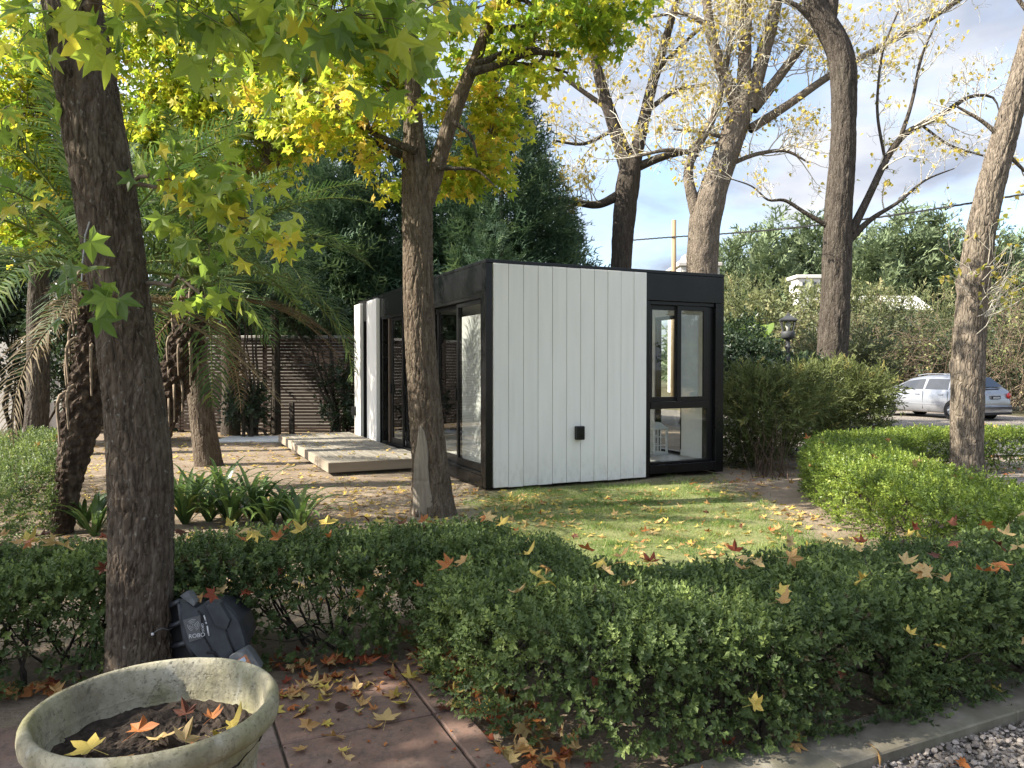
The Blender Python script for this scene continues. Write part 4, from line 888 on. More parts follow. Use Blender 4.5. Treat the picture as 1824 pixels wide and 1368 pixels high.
# ------------------------------------------------------------------ conifers
SPR = [conifer_spray(5, s, .03) for s in range(4)]; SPRF = [conifer_spray(3, 20 + s, .06) for s in range(3)]
def conifer(label, X, Y, H, Rm, n, size, mat, tm, bark=None, base=.06, tilt=.25, name='cypress_tree', power=.8, lumps=.3):
    t = thing(name, label, 'tree', (X, Y, 0)); q = MB(); q.tube([(0, 0, -.4), (.03, 0, H * .35), (0, 0, H * .72)], [H * .022, H * .014, .012], 9); q.build('trunk', bark or m_bark_dark, t, True)
    h = base + (1 - base) * (1 - (1 - rng.random(n)) ** .6); a = rng.uniform(0, 2 * math.pi, n)
    lump = 1 + lumps * pnoise(np.stack([np.cos(a) * 1.8, np.sin(a) * 1.8, h * H * .7], -1), rng.integers(1000))
    rr = Rm * np.clip(1 - h, 0, 1) ** power * lump; f = 1 - .55 * rng.random(n) ** 2
    pos = np.stack([np.cos(a) * rr * f, np.sin(a) * rr * f, h * H], -1)
    d = np.stack([np.cos(a), np.sin(a), tilt + .6 * h], -1) + rng.normal(0, .4, (n, 3)); rots = rot_from(d, rng.normal(0, .5, (n, 3)) + [0, 0, .6])
    lf = MB(); put(lf, tm, pos, rots, size * rng.uniform(.6, 1.2, n) * (.6 + .4 * (1 - h)), np.clip(rng.normal(.4, .22, n) + .25 * (f > .97) + .15 * (lump - 1), 0, 1)); lf.build('crown', mat, t, kind='stuff'); return t
for (px_, Y, top, Rm, n, lb) in ((600, 18.2, 215, 1.9, 1900, 'dark cypress left of the middle sweetgum trunk, behind the deck'), (676, 19.2, 130, 2.1, 1900, 'dark cypress directly behind the cabin doors, just left of the middle trunk'), (800, 20, 190, 2.0, 1700, 'dark cypress rising behind the cabin just right of the middle sweetgum trunk'),
                                 (893, 18.6, 120, 2.2, 2600, 'tallest dark cypress behind the cabin corner'), (968, 20.5, 300, 1.9, 1500, 'shorter cypress behind the roof, right of the tallest one'), (545, 19.5, 250, 2.0, 1200, 'dark cypress behind the slatted fence near the deck')):
    Y += 1.6; c = PX(px_, top, Y); conifer(lb, c[0], Y, c[2], Rm, int(n * 1.0), 1.15, m_cypress, SPR, power=.6, lumps=.5, base=.17)
t = conifer('young pale green cypress peeping over the cabin roof', PX(875, 400, 17.4)[0], 17.4, PX(0, 372, 17.4)[2], 1.1, 1000, .6, m_cypress, SPR, power=.7); 
for (px_, Y, top, w, lb) in ((410, 16.3, 330, 30, 'thick dark conifer trunk before the slatted fence'), (490, 16.4, 360, 11, 'thin dark conifer trunk before the slatted fence, by the hanging dry frond')):
    t = conifer(lb, PX(px_, 700, Y)[0], Y, PX(0, top - 60, Y)[2], 1.9, 700, .6, m_cypress, SPR, base=.42, name='pine_tree', tilt=-.2); q = MB(); q.tube([(0, 0, -.1), (.02, 0, 1), (-.03, 0, 3)], np.array([1.15, 1, .9]) * w / 2 * Y / FPX, 14); q.build('lower_trunk', m_bark_dark, t, True)
dark_bg = [(-12.5, 20, 8.0, 'dark conifer behind the pale wall at the far left'), (-9.3, 20.5, 9.5, 'broad dark conifer beyond the wall left of the palms'), (-7.2, 21.5, 8.6, 'dark conifer beyond the fence between the palms'), (-16, 24, 10, 'big dark conifer far left beyond the wall')]
for X, Y, H, lb in dark_bg: conifer(lb, X, Y, H, 2.6, 750, 1.5, m_cypress, SPR, power=.6)
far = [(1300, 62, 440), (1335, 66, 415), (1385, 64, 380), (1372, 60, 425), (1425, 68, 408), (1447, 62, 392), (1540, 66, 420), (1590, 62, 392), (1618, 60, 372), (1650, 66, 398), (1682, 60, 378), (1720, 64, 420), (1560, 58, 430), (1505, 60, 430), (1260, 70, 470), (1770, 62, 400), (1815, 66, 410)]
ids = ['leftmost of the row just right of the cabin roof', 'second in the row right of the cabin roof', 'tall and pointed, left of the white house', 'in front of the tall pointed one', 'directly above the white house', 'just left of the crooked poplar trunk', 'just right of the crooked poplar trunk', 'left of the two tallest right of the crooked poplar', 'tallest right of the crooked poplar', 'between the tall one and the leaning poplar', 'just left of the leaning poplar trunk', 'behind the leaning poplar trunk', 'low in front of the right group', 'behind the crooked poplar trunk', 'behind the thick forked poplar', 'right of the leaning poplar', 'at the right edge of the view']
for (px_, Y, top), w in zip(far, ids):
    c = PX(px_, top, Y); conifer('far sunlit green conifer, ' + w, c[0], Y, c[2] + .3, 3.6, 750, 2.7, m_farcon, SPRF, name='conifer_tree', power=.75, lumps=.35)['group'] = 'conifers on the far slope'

# ------------------------------------------------------------------ shrubs
def sprig2(n, L, leaf, w, seed, spread):
    r = np.random.default_rng(seed); V, F = [], []
    lv = np.array([(0, 0, 0), (-w, .5, .07), (0, 1, -.08), (w, .5, .07)], float); lf = np.array([(0, 2, 1), (0, 3, 2)])
    for i in range(n):
        t = 0.1 + 0.9 * i / (n - 1); a = (i % 2) * math.pi + (i // 2) * 1.57 + r.normal(0, 0.4); op = spread if i < n - 1 else 0.1
        d = np.array([math.cos(a) * op, 0.7, math.sin(a) * op]) + r.normal(0, 0.12, 3); M = rot_from(d[None], np.array([[math.cos(a) * -0.6, 1.0, math.sin(a) * -0.6]]))[0]
        V.append(lv @ M * leaf * (1 + r.normal(0, 0.14)) + np.array([0, t * L, 0])); F.append(lf + 4 * i)
    return np.vstack(V), np.vstack(F)
SP_N = [sprig2(12, 1.0, .265, .31, s, .9) for s in range(6)]; SP_W = [sprig2(9, 1, .42, .13, 30 + s, .6) for s in range(4)]; SP_M = [sprig2(8, 1, .42, .28, 40 + s, .9) for s in range(4)]
def shrub(label, base, blobs, n, size, tm, mat, stems=14, stem_mat=None, name='shrub', up=.5, group=None, shell=.4, sr=.012):
    """base (x,y); blobs: world centre, radii; n shoots shared out by size"""
    t = thing(name, label, 'shrub', (base[0], base[1], float(gheight(base[0], base[1])) if abs(base[0]) < 13 and base[1] < 25 else -.2), 0, group); o = here(t)
    vol = np.array([r[0] * r[2] for c, r in blobs]); lf = MB(); st = MB()
    for (c, r), v in zip(blobs, vol / vol.sum()):
        m = int(n * v); P = ellipsoid(m, c, r, shell); P = P[P[:, 2] > .05]; m = len(P)
        lump = pnoise(P * 2.2, 77); keep = rng.random(m) < .78 + .5 * lump; P = P[keep]; m = len(P)
        d = unit((P - c) / r) + [0, 0, up] + rng.normal(0, .55, (m, 3)); rots = rot_from(d, rand_dirs(m))
        put(lf, tm, P - o, rots, size * rng.uniform(.6, 1.25, m), np.clip(rng.normal(.45, .22, m) + .3 * pnoise(P * 1.6, 5), 0, 1))
        for _ in range(max(2, int(stems * v))):
            e = ellipsoid(1, c, r * .85)[0]; b = np.array([base[0], base[1], 0]) + rng.normal(0, .12, 3) * [1, 1, 0]
            st.tube(curve_to(b, e, .08, 7, .03) - o, np.linspace(sr, sr * .25, 7), 4)
    lf.build('foliage', mat, t, kind='stuff'); st.build('stems', stem_mat or m_twig, t, True, kind='stuff'); return t
def pb(px_, py_, rx, ry, Y, rY): return pxblob(px_, py_, rx, ry, Y, rY)
shrub('willowy shrub with thin pale leaves and red brown stems at the cabin corner', GP(1372, 850)[:2], [pb(1360, 735, 75, 75, 11.0, .6), (pb(1330, 790, 45, 50, 11.2, .5)), pb(1420, 700, 60, 45, 11.3, .6), pb(1330, 700, 45, 40, 11.4, .5)], 2600, .20, SP_W, m_willow, 34, m_twig_red, sr=.006)
shrub('willowy pale green shrub spreading in front of the car', (4.6, 12.8), [pb(1480, 705, 75, 55, 12.4, .7), pb(1540, 705, 45, 40, 12.2, .5), pb(1445, 760, 60, 35, 12.2, .5), pb(1530, 752, 55, 28, 12.5, .5)], 2600, .20, SP_W, m_willow, 40, m_twig, sr=.009)
shrub('dense dark glossy shrub with a few orange berries beside the cabin', (4.2, 13.2), [pb(1325, 655, 60, 45, 13, .9), pb(1315, 605, 38, 32, 13.4, .8), pb(1390, 672, 55, 28, 13.2, .7), pb(1440, 668, 40, 22, 13, .5), pb(1300, 690, 40, 35, 12.8, .5)], 2600, .19, SP_M, m_dark_leaf, 16)
m_twig_scrub = plain('brown_scrub_twig', (.20, .155, .11), .9, .1, var=.35)
def bare_bush(label, base, H, spread, n, mat=None, leaves=0, lmat=None, lsc=.05, group=None, kx=1.0, lv=2):
    t = thing('bare_bush', label, 'bush', (base[0], base[1], -.2), 0, group); tw, tips = MB(), []
    for _ in range(n):
        d = unit(np.array([rng.normal(0, spread), rng.normal(0, spread), 1.0])); grow(tw, np.array([rng.normal(0, .3), rng.normal(0, .3), 0]), d, H * rng.uniform(.5, .85), .02 * kx, lv, tips, .2, .04, (4, 7), (.35, .6), (5, 3, 3, 3), 6, (25, 65), .004 * kx, .12)
    tw.build('twigs', mat or m_twig, t, True, kind='stuff')
    if leaves:
        Pp = np.concatenate([a[0][1:] for a in tips]); idx = rng.integers(0, len(Pp), leaves); lf = MB()
        lf.scatter(*HEART, Pp[idx] + rng.normal(0, .05, (leaves, 3)), hang_rots(leaves, rand_dirs(leaves), .3), lsc * rng.uniform(.6, 1.3, leaves), np.clip(rng.normal(.5, .25, leaves), 0, 1)); lf.build('foliage', lmat or m_poplar, t, kind='stuff')
    return t
g_ = 'half bare bushes beyond the car'
for px_, Y, top, sp, lv_, lm, lb in ((1570, 31, 520, .5, 500, m_willow, 'tangled half bare bush right behind the silver car bonnet'), (1640, 32, 500, .5, 600, m_dark_leaf, 'tangled half bare bush behind the roof of the silver car'), (1700, 31, 470, .5, 700, m_dark_leaf, 'tall brown twiggy bush behind the leaning poplar'), (1790, 30, 430, .45, 900, m_willow, 'tall tangled twiggy bush behind the tail of the silver car'), (1850, 29.5, 420, .5, 600, m_willow, 'brown twiggy bush at the right edge behind the car'),
                                 (1440, 34, 520, .5, 900, m_willow, 'pale open bush behind the street lamp'), (1350, 34, 530, .6, 1200, m_willow, 'pale yellowish bush between cabin and street lamp'), (1530, 33, 520, .6, 700, m_willow, 'pale bare bush right of the crooked poplar'), (1610, 36, 530, .5, 500, m_willow, 'grey bare bush below the white roof')):
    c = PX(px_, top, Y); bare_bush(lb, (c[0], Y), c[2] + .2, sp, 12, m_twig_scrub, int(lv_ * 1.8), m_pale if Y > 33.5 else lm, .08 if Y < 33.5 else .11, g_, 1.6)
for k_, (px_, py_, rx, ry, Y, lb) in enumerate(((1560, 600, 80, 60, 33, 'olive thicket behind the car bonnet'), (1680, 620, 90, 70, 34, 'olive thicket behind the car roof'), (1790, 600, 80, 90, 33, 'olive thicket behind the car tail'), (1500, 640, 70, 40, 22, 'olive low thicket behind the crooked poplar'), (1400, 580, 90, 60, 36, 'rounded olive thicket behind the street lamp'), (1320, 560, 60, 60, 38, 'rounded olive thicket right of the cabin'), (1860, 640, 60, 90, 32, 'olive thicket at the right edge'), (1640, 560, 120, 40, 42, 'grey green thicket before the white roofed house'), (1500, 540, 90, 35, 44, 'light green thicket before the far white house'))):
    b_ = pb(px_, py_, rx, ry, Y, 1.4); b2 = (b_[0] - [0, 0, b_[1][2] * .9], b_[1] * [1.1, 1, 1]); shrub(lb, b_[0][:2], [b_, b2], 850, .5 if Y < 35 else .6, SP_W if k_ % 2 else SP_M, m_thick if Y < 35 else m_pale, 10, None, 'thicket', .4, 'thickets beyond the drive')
# banana plants catching the sun
for px_, py_, Y, lb in ((1320, 560, 24, 'sunlit banana plant just right of the cabin roof'), (1360, 570, 26, 'second sunlit banana plant, nearer the street lamp')):
    c = PX(px_, py_, Y); t = thing('banana_plant', lb, 'plant', (c[0], Y, -.2)); q = MB(); q.tube([(0, 0, 0), (0.05, 0, c[2] * .8)], [.12, .08], 8); q.build('stem', m_banana, t, True)
    for k_ in range(9):
        az, el = rng.uniform(0, 6.28), rng.uniform(.6, 1.3); d = np.array([math.cos(az) * math.cos(el), math.sin(az) * math.cos(el), math.sin(el)]); s_ = np.linspace(0, 1, 9); Lf = rng.uniform(1.2, 1.8)
        ax = np.array([0, 0, c[2] * .75]) + d * (s_ * Lf)[:, None] - np.array([0, 0, 1]) * (s_ ** 2 * .7)[:, None]; sd = unit(np.cross(d, [0, 0, 1])); w = .2 * np.sin(np.pi * np.clip(s_ * .95 + .06, 0, 1)) ** .7
        V = np.concatenate([ax - sd * w[:, None] + [0, 0, .05], ax, ax + sd * w[:, None] + [0, 0, .05]]); F = [(j * 9 + i_, j * 9 + i_ + 1, j * 9 + i_ + 10, j * 9 + i_ + 9) for j in (0, 1) for i_ in range(8)]
        MB().add(V, F, rng.random()).build('leaf', m_banana, t, True)

# left background: dark small trees before the pale wall
for (px_, Y, blobs, lb) in ((38, 14.5, [(40, 480, 80, 70), (10, 560, 60, 50), (60, 580, 50, 40), (30, 660, 50, 30)], 'small dark leaved tree with forked thin trunk before the pale wall'), (112, 13.8, [(120, 560, 60, 40), (110, 630, 50, 40), (140, 690, 40, 40), (190, 560, 50, 60)], 'dark small tree between pale wall and palm trunk'), (-70, 14, [(-60, 520, 90, 100), (-90, 650, 70, 70)], 'dark bushy tree just past the left edge'),
                            (270, 15, [(270, 600, 60, 60), (260, 700, 50, 60), (300, 520, 60, 60)], 'dark shrub behind the near sweetgum trunk'), (450, 15.6, [(440, 725, 35, 32), (425, 540, 60, 30)], 'dark ivy like shrub at the foot of the fence'), (600, 16.3, [(610, 725, 30, 35), (605, 670, 26, 20), (560, 560, 60, 25)], 'dark leafy shrub at the fence beside the cabin end')):
    bl = [pb(a, b, c, d, Y, .5) for a, b, c, d in blobs]; shrub(lb, PX(px_, 700, Y)[:2], bl, 900 if Y < 15.2 else 420, .26, SP_M, m_dark_leaf, 14, m_bark_dark, 'small_tree', .1, shell=.6, sr=.035)

# ------------------------------------------------------------------ palms
def frond(L, az, el, droop, seed, leaf=.42, npair=46, width=.016):
    r = np.random.default_rng(seed); s_ = np.linspace(0, 1, 14); h = np.array([math.cos(az), math.sin(az), 0])
    ang = el - droop * s_ ** 1.3; step = L / 13; P = [np.zeros(3)]
    for i_ in range(13): P.append(P[-1] + (h * math.cos(ang[i_]) + np.array([0, 0, math.sin(ang[i_])])) * step)
    P = np.array(P); q = MB(); q.tube(P, np.linspace(.016, .003, 14), 4, rnd=.9)
    t = np.repeat(np.linspace(.12, 1.0, npair), 2); sg = np.tile([-1, 1], npair); n = len(t)
    x = t * 13; i_ = np.minimum(x.astype(int), 12); b = P[i_] + (P[i_ + 1] - P[i_]) * (x - i_)[:, None]; T = unit(P[i_ + 1] - P[i_]); sd = unit(np.cross(T, [0, 0, 1.]) + 1e-6); up = np.cross(sd, T)
    Ln = leaf * (np.sin(np.clip(t * .92 + .1, 0, 1) * math.pi) ** .55) * r.uniform(.85, 1.1, n)
    d = unit(T * .75 + sd * sg[:, None] * .85 + up * .30 + r.normal(0, .10, (n, 3))); wv = unit(np.cross(d, up)) * width
    m = b + d * Ln[:, None] * .5; e = b + d * Ln[:, None] * .95 - np.array([0, 0, 1.]) * (Ln * .28)[:, None]
    V = np.stack([b - wv * .4, b + wv * .4, m - wv * .5, m + wv * .5, e], 1).reshape(-1, 3); k_ = np.arange(n)[:, None] * 5
    q.add(V, np.concatenate([k_ + [0, 1, 3], k_ + [0, 3, 2], k_ + [2, 3, 4]]), np.repeat(np.clip(r.normal(.5, .2, n), 0, 1), 5)); return q
k = NT('palm_trunk_fibre'); kc = k.ramp(k.noise(22, 6, (1, 1, .5)), [(.3, (.022, .015, .012)), (.5, (.052, .038, .030)), (.72, (.125, .095, .072))]); k.base(kc, .95, .1); k.bump(k.noise(60, 5, (1, 1, .3)), .9, .02); m_fibre = k.m
m_stub = plain('dry_leaf_base', (.20, .155, .115), .9, .1, var=.4, scale=15)
def palm(label, Y, trunk, crown, L, nf, ndead, seed, ring_top):
    p_, r_ = limb_path(trunk, Y); t = thing('palm_tree', label, 'palm', tuple(p_[0] * [1, 1, 0])); o = here(t); r = np.random.default_rng(seed)
    PR = smooth_path(np.hstack([p_, r_[:, None]]), 90); q = MB(); seg = 40; a = np.arange(seg) * 2 * math.pi / seg
    hgt = np.linspace(0, 1, 90)[:, None]; dia = np.abs(np.sin(a[None] * 4 + hgt * 46)) * np.abs(np.sin(a[None] * 4 - hgt * 46)); low = 1 / (1 + np.exp((hgt - ring_top) * 30))
    rr = PR[:, 3][:, None] * (1 + low * (.05 * np.sin(hgt * 190 + 1.5 * np.sin(a[None] * 3)) + .03 * np.sin(a[None] * 13 + hgt * 40)) + (1 - low) * (.32 * dia - .05)) + pnoise(np.stack(np.broadcast_arrays(np.cos(a)[None] * 6, np.sin(a)[None] * 6, hgt * 30), -1), seed) * .012
    V = PR[:, None, :3] + rr[..., None] * np.stack([np.cos(a), np.sin(a), a * 0], -1)[None]; i_ = np.arange(89)[:, None] * seg; j = np.arange(seg)[None]; j2 = (j + 1) % seg
    q.add((V - o).reshape(-1, 3), np.stack([i_ + j, i_ + j2, i_ + seg + j2, i_ + seg + j], -1).reshape(-1, 4)); q.build('trunk', m_fibre, t)
    C = PX(*crown, Y)
    for k_ in range(16):   # dry leaf stalks left on the trunk
        f = r.uniform(ring_top + .1, 1); i0 = int(f * 89); az = r.uniform(-math.pi, 0.2); d = np.array([math.cos(az), math.sin(az), 0]); b = PR[i0, :3] + d * PR[i0, 3] * .8
        hl = r.uniform(.18, .5); pth = np.array([b, b + d * .07 + [0, 0, .05], b + d * .12 + [0, 0, -.05], b + d * .10 + [0, 0, -hl]]); MB().tube(smooth_path(pth, 9) - o, np.linspace(.018, .007, 9), 5).build('dry_stalk', m_stub, t, True)
    for k_ in range(nf):
        az = k_ * 2.39996 + r.normal(0, .2); u = (k_ + .5) / nf; el = R(84 - 72 * u + r.normal(0, 6)); dr = R(55 + 50 * u + r.normal(0, 10)); f_ = frond(L * r.uniform(.85, 1.1) * (.75 + .25 * min(1, u * 3)), az, el, dr, seed * 100 + k_, .40 * L / 2.3, int(50 * L / 2.3))
        ob = f_.build('frond', m_palm, t); ob.location = C - o
    for k_ in range(ndead):
        az = k_ * 2.1 + r.normal(0, .4); f_ = frond(L * r.uniform(.6, .9), az, R(r.uniform(-35, 8)), R(r.uniform(45, 90)), seed * 100 + 60 + k_, .26 * L / 2.3, 40, .011); ob = f_.build('dry_frond', m_palm_dead, t); ob.location = C - o - [0, 0, .12]
    return t
palm('feathery palm with shaggy trunk rising beside the left hedge', 6.6, [(104, 968, 40), (112, 920, 41), (124, 850, 44), (137, 790, 58), (150, 730, 64), (162, 670, 56), (170, 600, 50), (172, 530, 42), (172, 480, 30)], (172, 500), 2.3, 28, 6, 3, .42)
palm('feathery palm with leaning shaggy trunk left of the deck', 8.9, [(262, 880, 40), (275, 800, 42), (292, 735, 46), (308, 690, 52), (325, 640, 56), (338, 590, 52), (345, 540, 40), (347, 500, 26)], (347, 515), 2.7, 32, 8, 4, .30)
#palm('feathery palm hanging over the back corner of the deck', 12.6, [(520, 806, 26), (515, 720, 26), (508, 620, 28), (504, 540, 30), (502, 470, 24)], (502, 475), 2.3, 18, 9, 6, .6)

# ------------------------------------------------------------------ clipped box hedges
def hedge(label, pts, hw, h, n, size, tm, mat, holes=0.0, stems=30, seed=0, rb=0.0, rough=.05, hole_at=()):
    P2 = np.asarray(pts, float); r = np.random.default_rng(seed); dense = smooth_path(np.hstack([P2, np.zeros((len(P2), 1))]), 60)
    sl_ = np.concatenate([[0], np.cumsum(np.linalg.norm(np.diff(dense, axis=0), axis=1))]); Lh = sl_[-1]
    T = unit(np.gradient(dense, axis=0)); Nn = np.stack([-T[:, 1], T[:, 0], T[:, 2]], 1)
    t = thing('hedge', label, 'hedge', (dense[30, 0], dense[30, 1], 0)); o = here(t)
    def frame(s_):
        x = np.clip(s_ / Lh * 59, 0, 58.999); i_ = x.astype(int); f = (x - i_)[:, None]
        return dense[i_] * (1 - f) + dense[i_ + 1] * f, unit(Nn[i_] * (1 - f) + Nn[i_ + 1] * f), T[i_]
    areas = np.array([Lh * h, Lh * h, Lh * 2 * hw * 1.3, hw * h, hw * h]); cnt = (n * areas / areas.sum()).astype(int)
    A, D = [], []
    for kind, m in enumerate(cnt):
        s_ = r.random(m) * Lh; dep = r.exponential(.035, m); w = r.uniform(-1, 1, m) * hw; z = r.random(m) ** .85 * h
        if kind == 3: s_ = dep * 1.0
        if kind == 4: s_ = Lh - dep
        c, nn, tt = frame(s_); up = np.tile([0, 0, 1.], (m, 1))
        lip = .03 * np.clip((z / h - .75) / .25, 0, 1) ** 2
        if kind == 0: p = c + nn * (hw - dep - lip)[:, None] + up * z[:, None]; d = nn
        elif kind == 1: p = c - nn * (hw - dep - lip)[:, None] + up * z[:, None]; d = -nn
        elif kind == 2: p = c + nn * w[:, None] + up * (h - dep - .02 * np.abs(w / hw) ** 6)[:, None]; d = up
        else: p = c + nn * w[:, None] + up * z[:, None]; d = tt * (-1 if kind == 3 else 1)
        A.append(p); D.append(d)
    m = int(n * .22); s_ = r.random(m) * Lh; c, nn, tt = frame(s_); A.append(c + nn * (r.uniform(-1, 1, m) * hw * .9)[:, None] + np.array([0, 0, 1]) * (r.random(m) ** .6 * h * .95)[:, None]); D.append(unit(nn * r.normal(0, 1, (m, 1)) + [0, 0, .6]))
    P, D = np.concatenate(A), np.concatenate(D)
    P = P + D * (pnoise(P * 3.2, seed) * rough + pnoise(P * 9, seed + 1) * rough * .5)[:, None]
    zf = np.clip(P[:, 2] / h, 0, 1); f = pnoise(P * np.array([3.4, 3.4, 2.6]), seed + 3) * .5 + .5
    keep = r.random(len(P)) < 1 - holes * np.clip((.56 - f) * 7, 0, 1) * np.clip((.90 - zf) * 3.5, 0, 1)
    for (x, y, z, rad, pr) in hole_at: keep &= ~((np.linalg.norm(P - [x, y, z], axis=1) < rad) & (r.random(len(P)) < pr))
    keep &= P[:, 2] > .015
    P, D = P[keep], D[keep]; m = len(P)
    d = unit(D * .75 + [0, 0, .45] + r.normal(0, .5, (m, 3)))
    rn = np.clip(r.normal(.42, .19, m) + .30 * pnoise(P * 1.7, seed + 7) + .18 * pnoise(P * 6, seed + 8) + .38 * (r.random(m) < .05) + rb + .10 * (D[:, 2] > .7), 0, 1)
    lf = MB(); put(lf, tm, P - o, rot_from(d, unit(r.normal(size=(m, 3)))), size * r.uniform(.7, 1.2, m), rn); lf.build('foliage', mat, t, kind='stuff')
    st = MB()
    for _ in range(stems):
        c, nn, tt = frame(np.array([r.random() * Lh])); b = c[0] + nn[0] * r.uniform(-.6, .6) * hw
        for q_ in range(2): grow(st, b - o, np.array([r.normal(0, .45), r.normal(0, .45), 1.0]), h * r.uniform(.7, 1.0), .009, 1, [], .22, .05, (3, 5), (.4, .7), (4, 4, 4, 3), 6, (25, 60), .0025)
    st.build('stems', m_bark_dark, t, True, kind='stuff'); return t, frame, Lh
hA = hedge('dark box hedge along the tile path behind the robot mower and pot', [(-3.8, 2.75), (-2.4, 3.50), (-1.2, 3.90), (-.45, 4.05), (-.02, 4.17)], .31, .50, 12500, .085, SP_N, m_box, .80, 40, 1, 0.0, .038, [(-.42, 3.86, .12, .20, .93), (-.75, 3.85, .10, .13, .7)])
hB = hedge('dark box hedge with fallen leaves on top, between the concrete kerb and the lawn', [(-.16, 4.12), (.02, 3.60), (.20, 3.10), (.55, 3.02), (1.34, 3.33), (2.26, 3.71), (3.64, 4.28)], .40, .46, 16500, .087, SP_N, m_box, .88, 80, 2, 0.0, .040, [(-.30, 3.75, .08, .16, .8)])
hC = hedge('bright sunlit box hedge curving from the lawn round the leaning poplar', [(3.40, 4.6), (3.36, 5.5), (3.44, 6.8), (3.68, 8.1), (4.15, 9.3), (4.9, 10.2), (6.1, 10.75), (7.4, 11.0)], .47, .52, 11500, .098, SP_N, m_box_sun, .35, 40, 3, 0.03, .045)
hD = hedge('box hedge with orange leaves running back at the left edge, beside the palm', [(-4.15, 4.8), (-4.75, 6.5), (-5.65, 8.1), (-6.5, 9.7)], .72, .60, 5000, .095, SP_N, m_box, .3, 20, 4, .08, .05)

# ------------------------------------------------------------------ strap leaved plants
def strap_plant(label, x, y, n, L, seed, group):
    t = thing('agapanthus_plant', label, 'plant', (x, y, 0), 0, group); r = np.random.default_rng(seed)
    for k_ in range(n):
        az = r.uniform(0, 6.28); el = R(r.uniform(48, 85)); s_ = np.linspace(0, 1, 7); l_ = L * r.uniform(.7, 1.15); h_ = np.array([math.cos(az), math.sin(az), 0]); ang = el - R(r.uniform(60, 130)) * s_ ** 1.6
        P = [h_ * .02]
        for i_ in range(6): P.append(P[-1] + (h_ * math.cos(ang[i_]) + np.array([0, 0, math.sin(ang[i_])])) * l_ / 6)
        P = np.array(P); sd = np.array([-math.sin(az), math.cos(az), 0]); w = .021 * np.array([.7, .95, 1, 1, .9, .6, .05])
        V = np.concatenate([P - sd * w[:, None] + [0, 0, .005], P, P + sd * w[:, None] + [0, 0, .005]]); F = [(j * 7 + i_, j * 7 + i_ + 1, j * 7 + i_ + 8, j * 7 + i_ + 7) for j in (0, 1) for i_ in range(6)]
        MB().add(V, F, np.clip(r.normal(.45, .25), 0, 1)).build('leaf', m_agap, t, True)
for k_, (px_, py_, w) in enumerate(((330, 935, 'hard against the right side of the dark trunk'), (372, 930, 'second right of the dark trunk'), (412, 938, 'in the middle of the clump'), (455, 930, 'right of the middle of the clump'), (350, 912, 'at the back of the clump beside the dark trunk'), (395, 910, 'at the back in the middle of the clump'), (510, 930, 'right, standing a little apart'), (480, 940, 'between the clump and the one standing apart'), (318, 905, 'half hidden by the dark trunk, at the back'), (440, 905, 'at the back right of the clump'), (535, 945, 'lowest, nearest the middle sweetgum'))):
    c = GP(px_, py_); strap_plant('strap leaved plant behind the hedge, ' + w, c[0], c[1], 26, .62 if k_ < 6 else .5, 500 + k_, 'strap leaved plants behind the hedge')
for k_, (px_, py_, w) in enumerate(((168, 955, 'between palm trunk and dark trunk'), (150, 940, 'at the foot of the palm trunk'))):
    c = GP(px_, py_); strap_plant('strap leaved green plant ' + w, c[0], c[1], 18, .55, 520 + k_, 'strap leaved plants behind the hedge')

# ------------------------------------------------------------------ concrete pot
k = NT('mossy_concrete')
cc_ = k.ramp(k.noise(7, 8, rough=.65), [(.3, (.20, .175, .12)), (.5, (.33, .30, .215)), (.7, (.46, .425, .335))])
moss = k.ramp(k.noise(3.2, 6, (1, 1, .55), .65), [(.40, (0, 0, 0)), (.60, (.85, .85, .85))]); cc_ = k.mix(moss, cc_, (.165, .155, .070, 1))
cc_ = k.mix(k.ramp(k.noise(34, 5), [(.55, (0, 0, 0)), (.72, (.6, .6, .6))]), cc_, (.10, .09, .065, 1)); cc_ = k.mix(k.ramp(k.noise(15, 5, (1, 1, .2)), [(.6, (0, 0, 0)), (.75, (.5, .5, .5))]), cc_, (.55, .53, .48, 1))
cc_ = k.mix(k.ramp(k.noise(95, 5, rough=.7), [(.56, (0, 0, 0)), (.66, (.7, .7, .7))]), cc_, (.075, .068, .05, 1)); cc_ = k.mix(k.ramp(k.noise(9, 7, (1, 1, .35), .7), [(.52, (0, 0, 0)), (.66, (.55, .55, .55))]), cc_, (.12, .105, .07, 1))
k.base(cc_, .9, .2); pb_ = k.bump(k.noise(70, 8, rough=.7), .8, .006); k.bump(k.ramp(k.noise(13, 6, rough=.65), [(.36, (0, 0, 0)), (.42, (1, 1, 1))]), .6, .008, pb_); m_pot = k.m
PXc, PYc = -.858, 1.80
pot = thing('plant_pot', 'large mossy round concrete pot of soil at the front of the tile path', 'plant pot', (PXc, PYc, .02))
prof = [(0, 0), (.165, 0), (.172, .02), (.19, .18), (.215, .36), (.226, .435), (.231, .44), (.231, .452), (.228, .457), (.232, .478), (.237, .483), (.237, .496), (.234, .501), (.238, .522), (.243, .527), (.244, .541), (.242, .547), (.254, .560), (.270, .566), (.281, .578), (.285, .595), (.283, .612), (.277, .623), (.268, .628), (.260, .624), (.254, .612), (.250, .59), (.243, .54), (.232, .48), (.215, .44), (0, .44)]
q = MB(); q.lathe(prof, seg=96); v = q.v[0]; v += unit(v * [1, 1, 0]) * (pnoise(v * 9, 3) * .004 + pnoise(v * 30, 4) * .0018)[:, None]; v[:, 2] += pnoise(v * 5, 6) * .004
q.build('shell', m_pot, pot, True)
mb = MB(); rr_ = np.linspace(0, .2425, 26); aa = np.linspace(0, 2 * math.pi, 73)[:-1]; Rg, Ag = np.meshgrid(rr_, aa, indexing='ij'); sp = np.stack([Rg * np.cos(Ag), Rg * np.sin(Ag), Rg * 0], -1)
